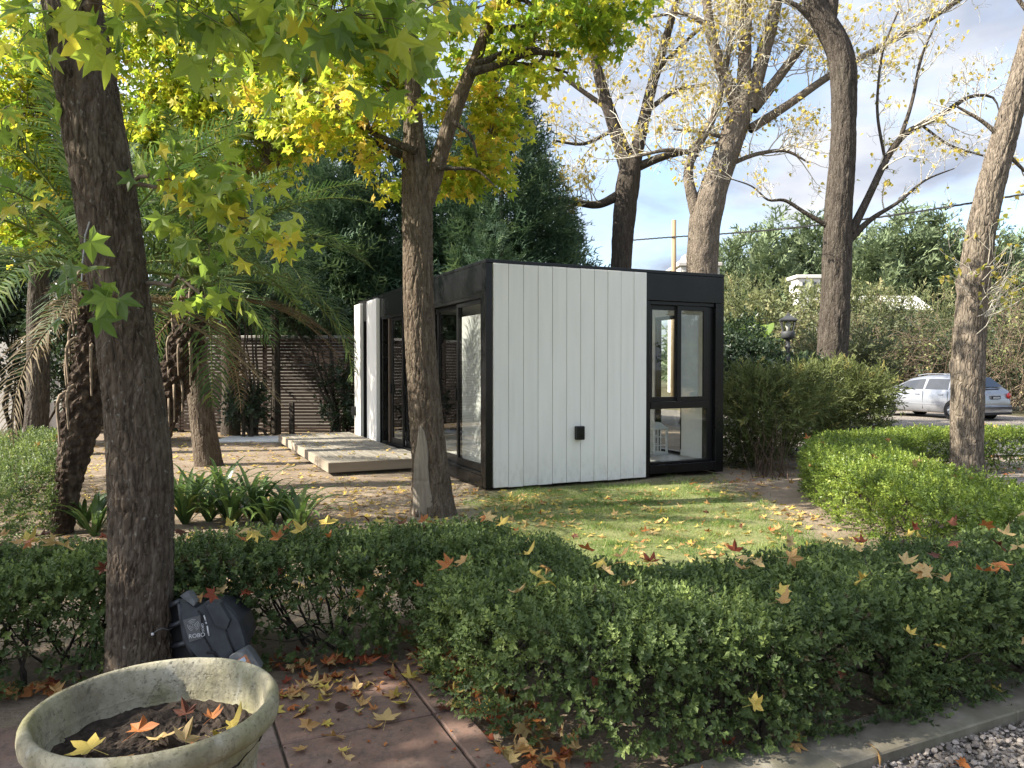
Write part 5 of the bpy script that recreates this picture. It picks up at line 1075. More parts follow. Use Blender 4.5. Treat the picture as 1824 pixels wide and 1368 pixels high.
sp[..., 2] = .54 + .016 * pnoise(sp * 18, 8) + .010 * pnoise(sp * 55, 9) + .006 * pnoise(sp * 120, 12) - .02 * (Rg / .242) ** 2
i = np.arange(25)[:, None] * 72; j = np.arange(72)[None]; mb.add(sp.reshape(-1, 3), np.stack([i + j, i + (j + 1) % 72, i + 72 + (j + 1) % 72, i + 72 + j], -1).reshape(-1, 4))
m_dsoil = plain('dark_potting_soil', (.032, .024, .019), .95, .15, var=.5, scale=60, bump=.9, bscale=150); mb.build('soil', m_dsoil, pot, False)

# ------------------------------------------------------------------ robot mower leaning on the trunk
m_plas = plain('black_plastic', (.030, .032, .037), .5, .45, var=.35, scale=14, bump=.15, bscale=60); m_plas2 = plain('dark_cavity_plastic', (.010, .010, .011), .6, .3)
m_scuff = plain('scuffed_grey_plastic', (.09, .092, .095), .55, .4, var=.3, scale=30); m_print = plain('white_print', (.52, .52, .52), .6, .2)
YM = 3.30
def MP(zx, zy, d=0.0): return PX(260 + zx / 8.29, 1040 + zy / 8.29, YM + d)
mow = thing('robot_mower', 'scuffed black plastic robot mower leaning on its side against the dark trunk', 'robot mower', tuple(PX(370, 1200, YM) * [1, 1, 0])); o = here(mow)
def shell(front, back_d, name, m, bev=None, parent=mow, inset=.9):
    """outline of (zoom x, zoom y, depth); a body of real thickness behind it with a chamfered rim"""
    A_ = np.array([(p[0], p[1], 1) for p in front], float); pl_ = np.linalg.lstsq(A_, np.array([p[2] for p in front]), rcond=None)[0]
    f = np.array([MP(p[0], p[1], float(q_)) for p, q_ in zip(front, A_ @ pl_)]); c = f.mean(0); n = len(f); f1 = c + (f - c) * 1.04 + [0, .018, 0]; bk = c + (f - c) * inset + [0, back_d, 0]
    q = MB(); q.add(np.vstack([f, f1, bk]) - o, [[a * n + i_, a * n + (i_ + 1) % n, (a + 1) * n + (i_ + 1) % n, (a + 1) * n + i_] for a in (0, 1) for i_ in range(n)]); q.add(np.vstack([f, [c - [0, .003, 0]]]) - o, [[(i_ + 1) % n, i_, n] for i_ in range(n)]); q.add(np.vstack([bk, [bk.mean(0)]]) - o, [[i_, (i_ + 1) % n, n] for i_ in range(n)]); return q.build(name, m, parent)
TOPO = [(505, 260, .0), (640, 300, .0), (740, 360, .01), (850, 300, .03), (960, 245, .04), (1080, 262, .05), (1250, 400, .09), (1370, 570, .10), (1440, 780, .10), (1470, 930, .09), (1310, 1020, .03), (1225, 1190, 0), (1120, 1230, -.02), (900, 1230, -.02), (830, 1165, -.01), (665, 975, -.01), (600, 880, 0), (555, 780, 0)]
plT = np.linalg.lstsq(np.array([(p[0], p[1], 1) for p in TOPO], float), np.array([p[2] for p in TOPO]), rcond=None)[0]
DT = lambda zx, zy, off=.004: float(plT[0] * zx + plT[1] * zy + plT[2]) - off
shell([(505, 260, .0), (640, 300, .0), (740, 360, .01), (850, 300, .03), (960, 245, .04), (1080, 262, .05), (1250, 400, .09), (1370, 570, .10), (1440, 780, .10), (1470, 930, .09), (1310, 1020, .03), (1225, 1190, 0), (1120, 1230, -.02), (900, 1230, -.02), (830, 1165, -.01), (665, 975, -.01), (600, 880, 0), (555, 780, 0)], .22, 'top_shell', m_plas, inset=.82)
shell([(235, 420, .10), (285, 335, .10), (500, 245, .02), (520, 420, .01), (560, 790, .01), (665, 985, .01), (760, 1170, .01), (420, 1260, .06), (300, 1130, .10), (255, 800, .11)], .16, 'chassis', m_plas2, inset=.85)
def rail(pts, rad, name, m, seg=8):
    if name in ('seam', 'scuff_mark'): pts = [(p[0], p[1], DT(p[0], p[1], .005)) for p in pts]
    MB().tube(np.array([MP(*p) for p in pts]) - o, rad, seg, caps=True).build(name, m, mow, True)
rail([(255, 430, .095), (290, 345, .09), (495, 255, .012)], .012, 'chassis_rim', m_plas); rail([(488, 290, .0), (520, 520, .0), (575, 830, .0), (660, 985, .0), (720, 1080, .0)], .009, 'chassis_rim', m_plas); rail([(262, 500, .095), (285, 760, .095), (330, 980, .09), (395, 1160, .08)], .014, 'chassis_rim', m_scuff); rail([(300, 620, .075), (400, 615, .04), (520, 560, .01)], .011, 'cross_bar', m_plas); rail([(350, 930, .07), (470, 900, .04), (590, 870, .0)], .012, 'cross_bar', m_plas); rail([(400, 640, .04), (385, 660, .02), (330, 680, -.02), (240, 655, -.05), (160, 690, -.06), (100, 740, -.06)], .0022, 'wire', m_scuff, 6)
MB().lathe([(0, -.006), (.006, -.004), (.006, .004), (0, .006)], MP(98, 742, -.06) - o, 10).build('wire_end', m_print, mow, True)
shell([(500, 180, .05), (570, 130, .05), (620, 125, .05), (735, 275, .02), (705, 330, .0), (690, 320, 0), (545, 215, .03)], .05, 'handle', m_scuff, inset=.92)
shell([(a_, b_, DT(a_, b_, .02)) for a_, b_ in ((885, 330), (985, 285), (1090, 290), (1235, 540), (1190, 660), (1160, 672), (1035, 620), (1000, 560))], .05, 'hatch', m_plas, inset=1.0)
rail([(770, 395, -.006), (835, 470, -.004), (825, 600, -.008), (805, 690, -.010), (850, 760, -.010), (920, 880, -.012), (985, 1000, -.02), (1110, 1170, -.04)], .0035, 'seam', m_plas2, 5)
rail([(1185, 680, .035), (1215, 790, .032), (1270, 920, .028), (1310, 1015, .018)], .004, 'seam', m_plas2, 5); rail([(900, 1010, -.026), (1010, 1010, -.020), (1110, 1175, -.03)], .006, 'seam', m_plas2, 5)
for pts in ([(855, 465, -.006), (885, 545, -.008)], [(885, 560, -.008), (895, 590, -.009)], [(905, 620, -.009), (930, 770, -.012)]): rail(pts, .0035, 'scuff_mark', m_print, 5)
# sticker: clear film with rings and lettering
stk = MB(); stk.prism([MP(a_, b_, DT(a_, b_, .007)) - o for a_, b_ in ((545, 535), (800, 465), (835, 800), (640, 862))], [0, .002, 0]); st_o = stk.build('sticker', plain('sticker_film', (.085, .083, .083), .35, .5), mow)
for k_, r_ in enumerate((18, 40, 62, 84)):
    for a0, a1 in ((-70, 55), (75, 165), (185, 275)):
        a0 += k_ * 9; a1 += k_ * 7
        if k_ > 2 and a0 < 40: a1 -= 15
        an = np.radians(np.linspace(a0, a1, 14)); MB().tube(np.array([MP(700 + r_ * math.cos(a), 610 + r_ * math.sin(a), DT(700 + r_ * math.cos(a), 610 + r_ * math.sin(a), .0115)) for a in an]) - o, .0007, 4).build('ring', m_print, st_o)
def lettering(txt, zx, zy, size, ang, parent, m=m_print, d=None):
    d = DT(zx, zy, .011)
    cu = bpy.data.curves.new('lettering', 'FONT'); cu.body = txt; cu.size = size; cu.extrude = .0004; cu.align_x = 'CENTER'; cu.materials.append(m)
    tmp = bpy.data.objects.new('lettering', cu); COL.objects.link(tmp); me_ = bpy.data.meshes.new_from_object(tmp.evaluated_get(bpy.context.evaluated_depsgraph_get())); bpy.data.objects.remove(tmp); ob = bpy.data.objects.new('lettering', me_); COL.objects.link(ob); ob.parent = parent; ob['kind'] = 'stuff'; 
    p0_, c_, s_ = MP(zx, zy, DT(zx, zy, .013)), math.cos(R(ang)), math.sin(R(ang)); q_ = lambda a, b: MP(zx + a, zy + b, DT(zx + a, zy + b, .013)) - p0_
    X_ = unit(q_(100 * c_, -100 * s_)); Y_ = unit(q_(-100 * s_, -100 * c_)); Z_ = unit(np.cross(X_, Y_)); M_ = np.eye(4); M_[:3, 0], M_[:3, 1], M_[:3, 2], M_[:3, 3] = X_, np.cross(Z_, X_), Z_, p0_ - o; ob.matrix_basis = Matrix(M_.tolist()); return ob
lettering('ROBO', 752, 790, .024, 8, st_o); lettering('OBOG', 822, 650, .013, -82, st_o)
shell([(1225, 1090, -.015), (1260, 1060, -.01), (1450, 950, .03), (1490, 955, .03), (1560, 1030, .03), (1690, 1240, .02), (1640, 1310, .0), (1560, 1345, -.02), (1260, 1230, -.03)], .05, 'battery_cover', m_scuff, inset=.95)
lb_ = MB(); lb_.prism([MP(1345, 1130, -.035) - o, MP(1475, 1045, -.018) - o, MP(1560, 1205, -.025) - o, MP(1440, 1275, -.040) - o], [0, .004, 0]); lb_o = lb_.build('warning_label', plain('orange_label', (.40, .17, .085), .6, .3, var=.25, scale=60), mow)
MB().prism([MP(1375, 1125, -.0385) - o, MP(1450, 1080, -.0285) - o, MP(1480, 1140, -.031) - o, MP(1410, 1185, -.041) - o], [0, .002, 0]).build('printed_panel', plain('pale_label_print', (.36, .40, .46), .6, .3), lb_o)
for k_ in range(3): MB().tube(np.array([MP(1420 + 12 * k_, 1205 + 22 * k_, -.043), MP(1520 + 12 * k_, 1150 + 22 * k_, -.032)]) - o, .001, 4).build('print_line', m_plas2, lb_o)
for k_ in range(3): rail([(1590 + 45 * k_, 1290 - 30 * k_, -.02), (1610 + 45 * k_, 1360 - 30 * k_, -.03)], .006, 'contact_prong', m_scuff, 6)
for k_, (a, b) in enumerate(((1350, 1080), (1420, 1020), (1445, 1005))): rail([(a, b, -.02), (a + 12, b + 25, -.022)], .005, 'scuff_mark', m_print, 5)

# ------------------------------------------------------------------ silver car
k = NT('silver_paint'); k.base(k.ramp(k.noise(2, 3), [(.3, (.24, .25, .275)), (.7, (.29, .30, .325))]), .30, .5, .5); k.b.inputs['Coat Weight'].default_value = .6; m_car = k.m
m_cglass = NT('tinted_car_glass').base((.012, .014, .018, 1), .04, .9).m; m_tyre = plain('tyre_rubber', (.02, .02, .02), .85, .2); m_rim = NT('alloy').base((.45, .46, .48, 1), .3, .5, .8).m; m_tail = NT('red_lens').base((.42, .02, .018, 1), .2, .6).m
cy, cx = 24.0, (1743 - 912) / FPX * 24.0
fw = np.array([-.40, .916, 0]); fw = unit(fw); lt = np.array([-fw[1], fw[0], 0])       # forward, left side (faces the camera)
car = thing('estate_car', 'silver estate car parked beyond the curved hedge, partly behind the leaning poplar', 'car', (cx - lt[0] * .84, cy - lt[1] * .84, -.25), math.atan2(fw[1], fw[0]))
ztop = lambda x: np.interp(x, [0, .05, .12, .20, .58, .9, 1.5, 2.1, 2.65, 3.3, 3.75, 4.08, 4.2], [.62, .93, 1.0, 1.06, 1.40, 1.455, 1.48, 1.46, 1.36, 1.0, .90, .74, .60])
wid = lambda x: np.interp(x, [0, .08, .5, 3.4, 3.95, 4.2], [.74, .80, .845, .845, .79, .62])
xs_ = np.concatenate([[0, .03, .08, .14, .2, .3], np.linspace(.42, 3.9, 40), [4.0, 4.1, 4.17, 4.2]]); sec = []
for x in xs_:
    zt, w = float(ztop(x)), float(wid(x)); b = min(.955, zt - .02); g = max(0, zt - b); f = min(1, g / .3)
    half = [(w * .86, .20), (w * .955, .25), (w, .42), (w, .60), (w * .985, .78), (w * .955, b), (w * (.955 - .19 * f), b + g * .78), (w * (.90 - .24 * f), b + g * .93), (w * .5, zt), (0, zt + .012)]
    sec.append(half + [(-y, z) for y, z in half[-2::-1]])
V = np.array([[(x, y, z) for y, z in s_] for x, s_ in zip(xs_, sec)]); ns, npt = V.shape[:2]
i = np.arange(ns - 1)[:, None] * npt; j = np.arange(npt - 1)[None]; q = MB(); q.add(V.reshape(-1, 3), np.stack([i + j, i + j + 1, i + npt + j + 1, i + npt + j], -1).reshape(-1, 4))
q.f.append(np.asarray([list(range(npt))[::-1]])); q.m.append((1, 0)); q.f.append(np.asarray([list(range((ns - 1) * npt, ns * npt))])); q.m.append((1, 0)); q.f.append(np.stack([np.arange(ns - 1) * npt, np.arange(1, ns) * npt, np.arange(1, ns) * npt + npt - 1, np.arange(ns - 1) * npt + npt - 1], -1)); q.m.append((ns - 1, 0))
q.build('body', m_car, car, True)
def side_pt(x, f, sgn, off=.006):
    zt, w = float(ztop(x)), float(wid(x)); b = min(.955, zt - .02); g = max(0, zt - b); ff = min(1, g / .3); return (x, sgn * (w * (.955 - .19 * ff * f) + off), b + g * .78 * f + .008)
for sgn in (1, -1):
    for (x0, x1, n0, n1) in ((.62, 1.02, .62, .95), (1.08, 1.92, 1.10, 1.86), (2.0, 3.12, 1.98, 2.70)):
        tt = np.linspace(0, 1, 9); lo = [side_pt(x0 + (x1 - x0) * t, .06, sgn) for t in tt]; hi = [side_pt(n0 + (n1 - n0) * t, .94, sgn) for t in tt]
        MB().add(lo + hi, [(k_, k_ + 1, k_ + 10, k_ + 9) for k_ in range(8)]).build('window', m_cglass, car, True)
    MB().bbox(1.925, 1.99, sgn * .70 - .13, sgn * .70 + .105, .96, .965, .002).build('pillar_foot', m_plas2, car)
    for x in (1.22, 2.10): MB().bbox(x, x + .17, min(sgn * .83, sgn * .862), max(sgn * .83, sgn * .862), .80, .835, .008).build('door_handle', m_car, car)
    for x in (1.06, 1.97, 2.95): MB().bbox(x, x + .012, min(sgn * .836, sgn * .8475), max(sgn * .836, sgn * .8475), .32, .93, .003).build('door_gap', m_plas2, car)
    MB().bbox(1.25, 3.0, min(sgn * .84, sgn * .856), max(sgn * .84, sgn * .856), .47, .52, .006).build('side_moulding', m_car, car)
    MB().tube([(1.0, sgn * .60, 1.475), (1.3, sgn * .60, 1.51), (2.0, sgn * .59, 1.505), (2.35, sgn * .585, 1.455)], .014, 6).build('roof_rail', m_rim, car, True)
    for wx in (.82, 3.38):
        an = np.arange(28) * 2 * math.pi / 28; ar = MB(); ar.add([(wx + .365 * math.cos(a), sgn * .849, .31 + .365 * math.sin(a)) for a in an] + [(wx, sgn * .849, .31)], [(k_, (k_ + 1) % 28, 28) for k_ in range(28)]); ar.build('wheel_arch', m_plas2, car)
        ty = MB(); pr = [(.20, -.09), (.29, -.095), (.315, -.07), (.315, .07), (.29, .095), (.20, .09)]; ty.lathe(pr, seg=28); v = ty.v[0]; ty.v[0] = np.stack([v[:, 0], v[:, 2], v[:, 1]], 1); tw_ = ty.build('wheel', m_tyre, car, True); tw_.location = (wx, sgn * .80, .315)
        rm = MB(); rm.lathe([(0, .08), (.05, .085), (.06, .06), (.185, .055), (.205, .09)], seg=28); v = rm.v[0]; rm.v[0] = np.stack([v[:, 0], sgn * v[:, 2], v[:, 1]], 1)
        for k_ in range(5):
            a = k_ * 1.2566; c_, s_ = math.cos(a), math.sin(a); rm.tube([(c_ * .04, sgn * .085, s_ * .04), (c_ * .19, sgn * .085, s_ * .19)], .022, 6)
        rm.build('rim', m_rim, tw_)
    tl = MB(); an = np.arange(14) * 2 * math.pi / 14; tl.prism([(.02 + .0 * a, sgn * .66 + .095 * math.cos(a), .80 + .10 * math.sin(a)) for a in an], (-.035, 0, 0)); tl.build('tail_light', m_tail, car, True)
    tl = MB(); tl.prism([(.03 + .11 + .10 * math.cos(a), sgn * .818, .80 + .09 * math.sin(a)) for a in an], (0, sgn * .018, 0)); tl.build('tail_light', m_tail, car, True)
gl = [(.205, y, 1.075) for y in (-.62, 0, .62)] + [(.56, y, 1.385) for y in (-.50, 0, .50)]; gl = [(x - .022, y, z + .016) for x, y, z in gl]
MB().add(gl, [(0, 1, 4, 3), (1, 2, 5, 4)]).build('rear_window', m_cglass, car)
MB().bbox(-.055, .12, -.80, .80, .24, .50, .05).build('rear_bumper', m_car, car, True); MB().bbox(-.048, .0, -.76, .76, .185, .238, .01).build('bumper_skirt', m_plas2, car)
MB().bbox(-.012, .03, -.24, .24, .70, .81, .006).build('plate_recess', m_scuff, car); np_ = MB(); np_.bbox(-.026, -.013, -.20, .20, .695, .80, .003); np_o = np_.build('number_plate', m_plas2, car)
for k_ in range(7): MB().bbox(-.0295, -.0265, -.165 + k_ * .048, -.135 + k_ * .048, .715, .775, .0008).build('plate_mark', m_print, np_o)
MB().bbox(.10, .14, -.35, .35, 1.02, 1.035, .003).build('wiper', m_plas2, car)

# ------------------------------------------------------------------ street lamp
YL = 12.6; lp = thing('street_lamp', 'black lantern street lamp rising above the shrubs left of the crooked poplar', 'street lamp', tuple(PX(1402, 800, YL) * [1, 1, 0])); zl = lambda y: PX(1402, y, YL)[2]; m_iron = plain('black_iron', (.045, .047, .05), .55, .4)
su = YL / FPX
MB().lathe([(.09, -.1), (.09, .1), (.05, .14), (.042, .9), (.036, zl(640)), (.034, zl(622)), (.05, zl(620)), (.05, zl(617)), (.032, zl(614)), (.036, zl(606)), (.085, zl(603)), (11.8 * su, zl(601)), (11.8 * su, zl(592)), (10.8 * su, zl(590)), (0, zl(590))], seg=20).build('post', m_iron, lp, True)
zb, zt_ = zl(590.5), zl(571.5); rb_, rt_ = 9.2 * su * 1.2, 14 * su * 1.2
for k_ in range(4):
    a = k_ * math.pi / 2 + .55; a2 = a + math.pi / 2; f = lambda r_, z, an: np.array([math.cos(an) * r_, math.sin(an) * r_, z])
    MB().tube([f(rb_, zb, a), f(rt_, zt_, a)], .010, 5).build('lantern_bar', m_iron, lp)
    pn = MB(); pn.add([f(rb_ * .97, zb, a), f(rb_ * .97, zb, a2), f(rt_ * .97, zt_, a2), f(rt_ * .97, zt_, a)], [(0, 1, 2, 3)]); pn.build('pane', glassmat('frosty_lamp_glass', (.72, .72, .70), 1.45) if k_ == 0 else bpy.data.materials['frosty_lamp_glass'], lp)
MB().lathe([(0, zt_ - .01), (16.5 * su * 1.15, zt_ - .008), (17.5 * su * 1.15, zt_ + .01), (17 * su * 1.15, zt_ + .03), (11 * su, zl(565.5)), (8 * su, zl(563)), (5 * su, zl(562.5)), (4.6 * su, zl(560)), (1.5 * su, zl(558)), (1.8 * su, zl(556)), (0, zl(554))], seg=4, rot=.55).build('lantern_roof', m_iron, lp)
MB().lathe([(0, zb), (.025, zb), (.028, zb + .05), (.045, zb + .09), (.04, zb + .15), (0, zb + .19)], seg=12).build('bulb', plain('white_bulb', (.75, .75, .72), .4), lp, True)

# ------------------------------------------------------------------ fence, walls, far houses, pole and cable
m_slat = plain('dark_fence_wood', (.045, .031, .024), .85, .2, var=.4, scale=6, stretch=(.1, 1, 1), bump=.3, bscale=50)
fc = thing('slat_fence', 'dark fence of narrow horizontal slats behind the palms and deck', 'fence', (0, 17.0, 0)); bay = 1.9; sme = [MB().bbox(0, bay - .012, -.009, .009, -.0285, .0285, .003, rnd=r_).mesh('slat', m_slat) for r_ in (.2, .5, .8)]
for b_ in range(5):
    x0 = -9.4 + b_ * bay
    for k_ in range(28):
        link('slat', sme[rng.integers(3)], fc, (x0 + .006, rng.normal(0, .002), .09 + k_ * .0735), (rng.normal(0, .03), rng.normal(0, .0015), 0))
    MB().bbox(x0 - .04, x0 + .04, .012, .09, -.1, 2.2, .004).build('post', m_slat if b_ != 3 else m_stub, fc)
q = thing('marker_post', 'short dark post standing before the slatted fence', 'post', tuple(PX(520, 775, 16.2) * [1, 1, 0])); MB().bbox(-.05, .05, -.05, .05, -.1, .72, .01).build('shaft', m_bark_dark, q)
m_wallp = plain('pale_render', (.42, .395, .36), .9, .2, var=.12, scale=1.2, bump=.3, bscale=40); m_wallw = plain('white_render', (.56, .54, .50), .9, .2, var=.06, scale=1.5)
q = thing('boundary_wall', 'long pale wall showing through the gaps of the slatted fence', 'wall', (-5.0, 17.75, 0)); MB().bbox(-4.6, 6.6, 0, .2, -.2, 2.15, .01).build('masonry', m_wallp, q); MB().bbox(-4.6, 6.6, -.03, .23, 2.152, 2.22, .01).build('coping', m_wallp, q)
q = thing('garden_wall', 'pale rendered wall behind the small dark trees at the left edge', 'wall', (-12.2, 16.6, 0)); MB().bbox(-4, 2.6, 0, .22, -.2, 2.35, .01).build('masonry', m_wallp, q)
for xx in (-2.6, -.4, 1.6): MB().bbox(xx, xx + .35, -.06, -.002, -.2, 2.3, .01).build('pilaster', m_wallp, q)
def house(label, px0, px1, pytop, pybot, Y, dep, wins, roof=0.0, m=m_wallw, rm=None):
    a, b = PX(px0, pytop, Y), PX(px1, pytop, Y); zb_ = -.3; w = b[0] - a[0]; t = thing('house', label, 'house', (a[0], Y, 0)); MB().bbox(0, w, 0, dep, zb_, a[2], .03).build('wall', m, t)
    for (u0, u1, v0, v1) in wins:
        z0, z1 = a[2] - v1 * (a[2] - PX(0, pybot, Y)[2]), a[2] - v0 * (a[2] - PX(0, pybot, Y)[2]); f = MB(); f.bbox(w * u0, w * u1, -.05, -.003, z0, z1, .01); fo = f.build('window', m_wallp, t); MB().bbox(w * u0 + .08, w * u1 - .08, -.07, -.052, z0 + .08, z1 - .08, .005).build('pane', m_cglass, fo)
    if roof:
        q = MB(); q.prism([(-.5, -.6, a[2] - .05), (-.5, dep + .6, a[2] - .05), (-.5, dep / 2, a[2] + roof)], (w + 1, 0, 0)); q.build('roof', rm or m_wallp, t)
    else: MB().bbox(-.15, w + .15, -.15, dep + .15, a[2] + .003, a[2] + .25, .03).build('parapet', m, t)
    return t
house('small white house with dark windows far beyond the street lamp', 1421, 1462, 496, 520, 52, 1.6, [(.15, .42, .2, .62), (.6, .85, .2, .62)])
house('far house with white roof half hidden by bushes, right of the crooked poplar', 1550, 1640, 552, 600, 46, 3, [(.1, .25, .3, .6), (.5, .7, .3, .6)], 1.0, m_wallp, m_wallw)
t = house('pale tower with cornice far behind the thick forked poplar', 1212, 1282, 474, 500, 50, 4, [(.05, .2, .3, .9), (.8, .95, .3, .9)], 0, m_wallp); MB().lathe([(1.9, 0), (1.2, .5), (1.0, .55), (.9, .8), (0, .85)], (1.3, 2, PX(0, 474, 50)[2] + .2), 4, rot=math.pi / 4).build('roof', m_wallp, t)
YP = 34; pl = thing('utility_pole', 'pale wooden utility pole beyond the cabin roof between the two forked poplars', 'utility pole', tuple(PX(1199, 760, YP) * [1, 1, 0])); q = MB(); hh = PX(1199, 392, YP)[2]; q.tube([(0, 0, -.4), (0, 0, hh)], [.13, .10], 12, caps=True); q.build('shaft', plain('pole_wood', (.26, .19, .115), .85, .2, var=.25, scale=5, stretch=(1, 1, .1)), pl, True)
cb = thing('overhead_cable', 'twisted black overhead cable crossing the sky behind the poplars', 'cable', tuple(PX(1199, 424, YP))); o = here(cb)
mid = smooth_path(np.array([PX(1100, 430, YP + 3), PX(1199, 422, YP - .2), PX(1330, 414, 31), PX(1450, 402, 28.5), PX(1620, 380, 26), PX(1824, 346, 23), PX(2000, 318, 21)]), 260)
for k_ in range(3):
    a = np.arange(260) * .55 + k_ * 2.094; MB().tube(mid + np.stack([a * 0, np.cos(a), np.sin(a)], 1) * .022 - o, .016, 5).build('strand', m_plas2, cb, True)
# low wall and shrubs across the drive, right of the picture (seen in the cabin's panes)
q = thing('low_wall', 'low ochre wall across the drive, right of the view', 'wall', (15.5, 3.5, -.1), R(75)); MB().bbox(-6, 6, 0, .25, 0, .9, .01).build('masonry', plain('ochre_render', (.42, .33, .18), .9, .2), q)
for k_, (x, y) in enumerate(((13, 1.5), (14, 5.5), (17.5, 3), (17, 8), (18, -1.5))): shrub(('leafy bush across the drive, ' + ('nearest the kerb', 'before the ochre wall', 'behind the ochre wall', 'at the far end of the ochre wall', 'at the near end of the ochre wall')[k_]), (x, y), [(np.array([x, y, 1.3 + .5 * (k_ > 1)]), np.array([1.3, 1.3, 1.3 + .6 * (k_ > 1)]))], 700, .4, SP_M, m_willow if k_ % 2 else m_dark_leaf, 8)

# ------------------------------------------------------------------ lawn grass and leaf litter
n = 230000; x = rng.uniform(-2.5, 4.2, n); y = rng.uniform(3.6, 11, n); g = gfield(grass, x, y); dens = np.clip(7.5 / y, .35, 1.2)
keep = rng.random(n) < np.clip(g * 1.1, .0, 1) * dens * (.4 + .6 * (pnoise(np.stack([x * 2.2, y * 2.2, x * 0], -1), 31) > -.25)); keep |= (rng.random(n) < .012) & (g < .3)
loc = np.einsum('nk,kj->nj', np.stack([x, y], 1) - C0[:2], np.array([[U[0], V_[0]], [U[1], V_[1]]])); keep &= ~((loc[:, 0] > -.05) & (loc[:, 1] > .0) & (loc[:, 0] < 3.6))
x, y = x[keep], y[keep]; n = len(x); P = np.stack([x, y, gheight(x, y)], -1)
bl_v = np.array([(-.5, 0, 0), (.5, 0, 0), (0, 1, .15)]); d = unit(rng.normal(0, .6, (n, 3)) * [1, 1, 0] + [0, 0, .75]); rt = rot_from(d, rand_dirs(n)); rt[:, 0] *= .085
mb = MB(); mb.scatter(bl_v, np.array([(0, 1, 2)]), P, rt, rng.uniform(.022, .05, n) * (1 + .7 * np.clip(pnoise(P * 3.1, 35) * 2, -.4, 1.2)), np.clip(rng.normal(.42, .2, n) + .45 * pnoise(P * 1.3, 33), 0, 1)); mb.build('grass', m_grass, kind='stuff')
# small litter: countless
FL = [star_leaf(True, c, f, 60 + i) for i, (c, f) in enumerate([(.05, .2), (-.5, .45), (.5, .4), (-.2, .7)])] + [heart_leaf(.25)]
FLO = [star_leaf(False, c, f, 70 + i) for i, (c, f) in enumerate([(.05, .3), (-.3, .5), (.2, .4)])] + [heart_leaf(.25)]
def litter(n, xr, yr, mask, sc, rnmu, zoff=.012):
    x = rng.uniform(*xr, n); y = rng.uniform(*yr, n); k_ = mask(x, y) & (rng.random(n) < .35 + .9 * np.clip(pnoise(np.stack([x * 1.3, y * 1.3, x * 0 + 9], -1), 41) + .35, 0, 1)); loc = np.einsum('nk,kj->nj', np.stack([x, y], 1) - C0[:2], np.array([[U[0], V_[0]], [U[1], V_[1]]]))
    k_ &= ~((loc[:, 0] > -.02) & (loc[:, 1] > .0) & (loc[:, 0] < 3.55) & (loc[:, 1] < 6.4)); on = (loc[:, 0] > -1.42) & (loc[:, 0] < 0) & (loc[:, 1] > 2.02) & (loc[:, 1] < 6.7)
    k_ &= ~(on & (rng.random(n) > .28)); z = np.where(on, .188, gheight(x, y)) + zoff; x, y, z = x[k_], y[k_], z[k_]; m = len(x)
    return np.stack([x, y, z], -1), rot_from(unit(rand_dirs(m) * [1, 1, .25]), np.array([0, 0, 1.]) + rng.normal(0, .22, (m, 3))), sc * rng.uniform(.55, 1.15, m), np.clip(rng.normal(rnmu, .17, m), 0, 1)
notb = lambda x, y: (V_[0] * x + V_[1] * y) > 4.3
mb = MB()
for a in (litter(4200, (-8, 1), (6, 17), lambda x, y: notb(x, y) & (x < .5 - .0 * y), .062, .88), litter(1500, (-2.2, 3), (4.6, 9), lambda x, y: notb(x, y), .062, .78), litter(1500, (3.3, 9), (4, 13), lambda x, y: x > 3.9, .055, .55), litter(500, (2, 5), (9, 13), lambda x, y: x > 2.2, .06, .6)): put(mb, FLO, *a)
n = 260; a, b = rng.uniform(1.12, 1.42, n), rng.uniform(2.3, 3.9, n); P = a[:, None] * U + b[:, None] * V_ + np.stack([a * 0, a * 0, rng.uniform(.01, .06, n)], 1); put(mb, FL, P, rot_from(unit(rand_dirs(n) * [1, 1, .4]), np.array([0, 0, 1.]) + rng.normal(0, .4, (n, 3))), .052 * rng.uniform(.5, 1.2, n), np.clip(rng.normal(.55, .26, n), 0, 1))
n = 120; a, b = rng.uniform(-.2, 1.1, n), 3.53 - np.abs(rng.normal(0, .22, n)); P = a[:, None] * U + b[:, None] * V_ + np.array([0, 0, .034]); put(mb, FL, P, rot_from(unit(rand_dirs(n) * [1, 1, .2]), np.array([0, 0, 1.]) + rng.normal(0, .3, (n, 3))), .042 * rng.uniform(.5, 1.3, n), np.clip(rng.normal(.62, .28, n), 0, 1))
n = 420; a, b = rng.uniform(-.6, 1.12, n), 3.5 - np.abs(rng.normal(0, .6, n)); P = a[:, None] * U + b[:, None] * V_ + np.array([0, 0, .028]); put(mb, [HEART, oval_leaf(.12)], P, rot_from(unit(rand_dirs(n) * [1, 1, .1]), np.array([0, 0, 1.]) + rng.normal(0, .3, (n, 3))), .012 * rng.uniform(.4, 1.5, n), np.clip(rng.normal(.2, .2, n), 0, 1))
n = 240; a, b = rng.uniform(-2, 1.2, n), rng.uniform(3.5, 3.75, n) - 0; P = np.stack([rng.uniform(-3.5, -.3, n), np.zeros(n), rng.uniform(.015, .05, n)], 1); P[:, 1] = np.interp(P[:, 0], [-3.8, -2.4, -1.2, -.45], [2.45, 3.2, 3.58, 3.72]) + rng.normal(0, .07, n); put(mb, FL, P, rot_from(unit(rand_dirs(n) * [1, 1, .4]), np.array([0, 0, 1.]) + rng.normal(0, .4, (n, 3))), .055 * rng.uniform(.6, 1.2, n), np.clip(rng.normal(.35, .22, n), 0, 1))
mb.build('leaf_litter', m_fallen, kind='stuff')

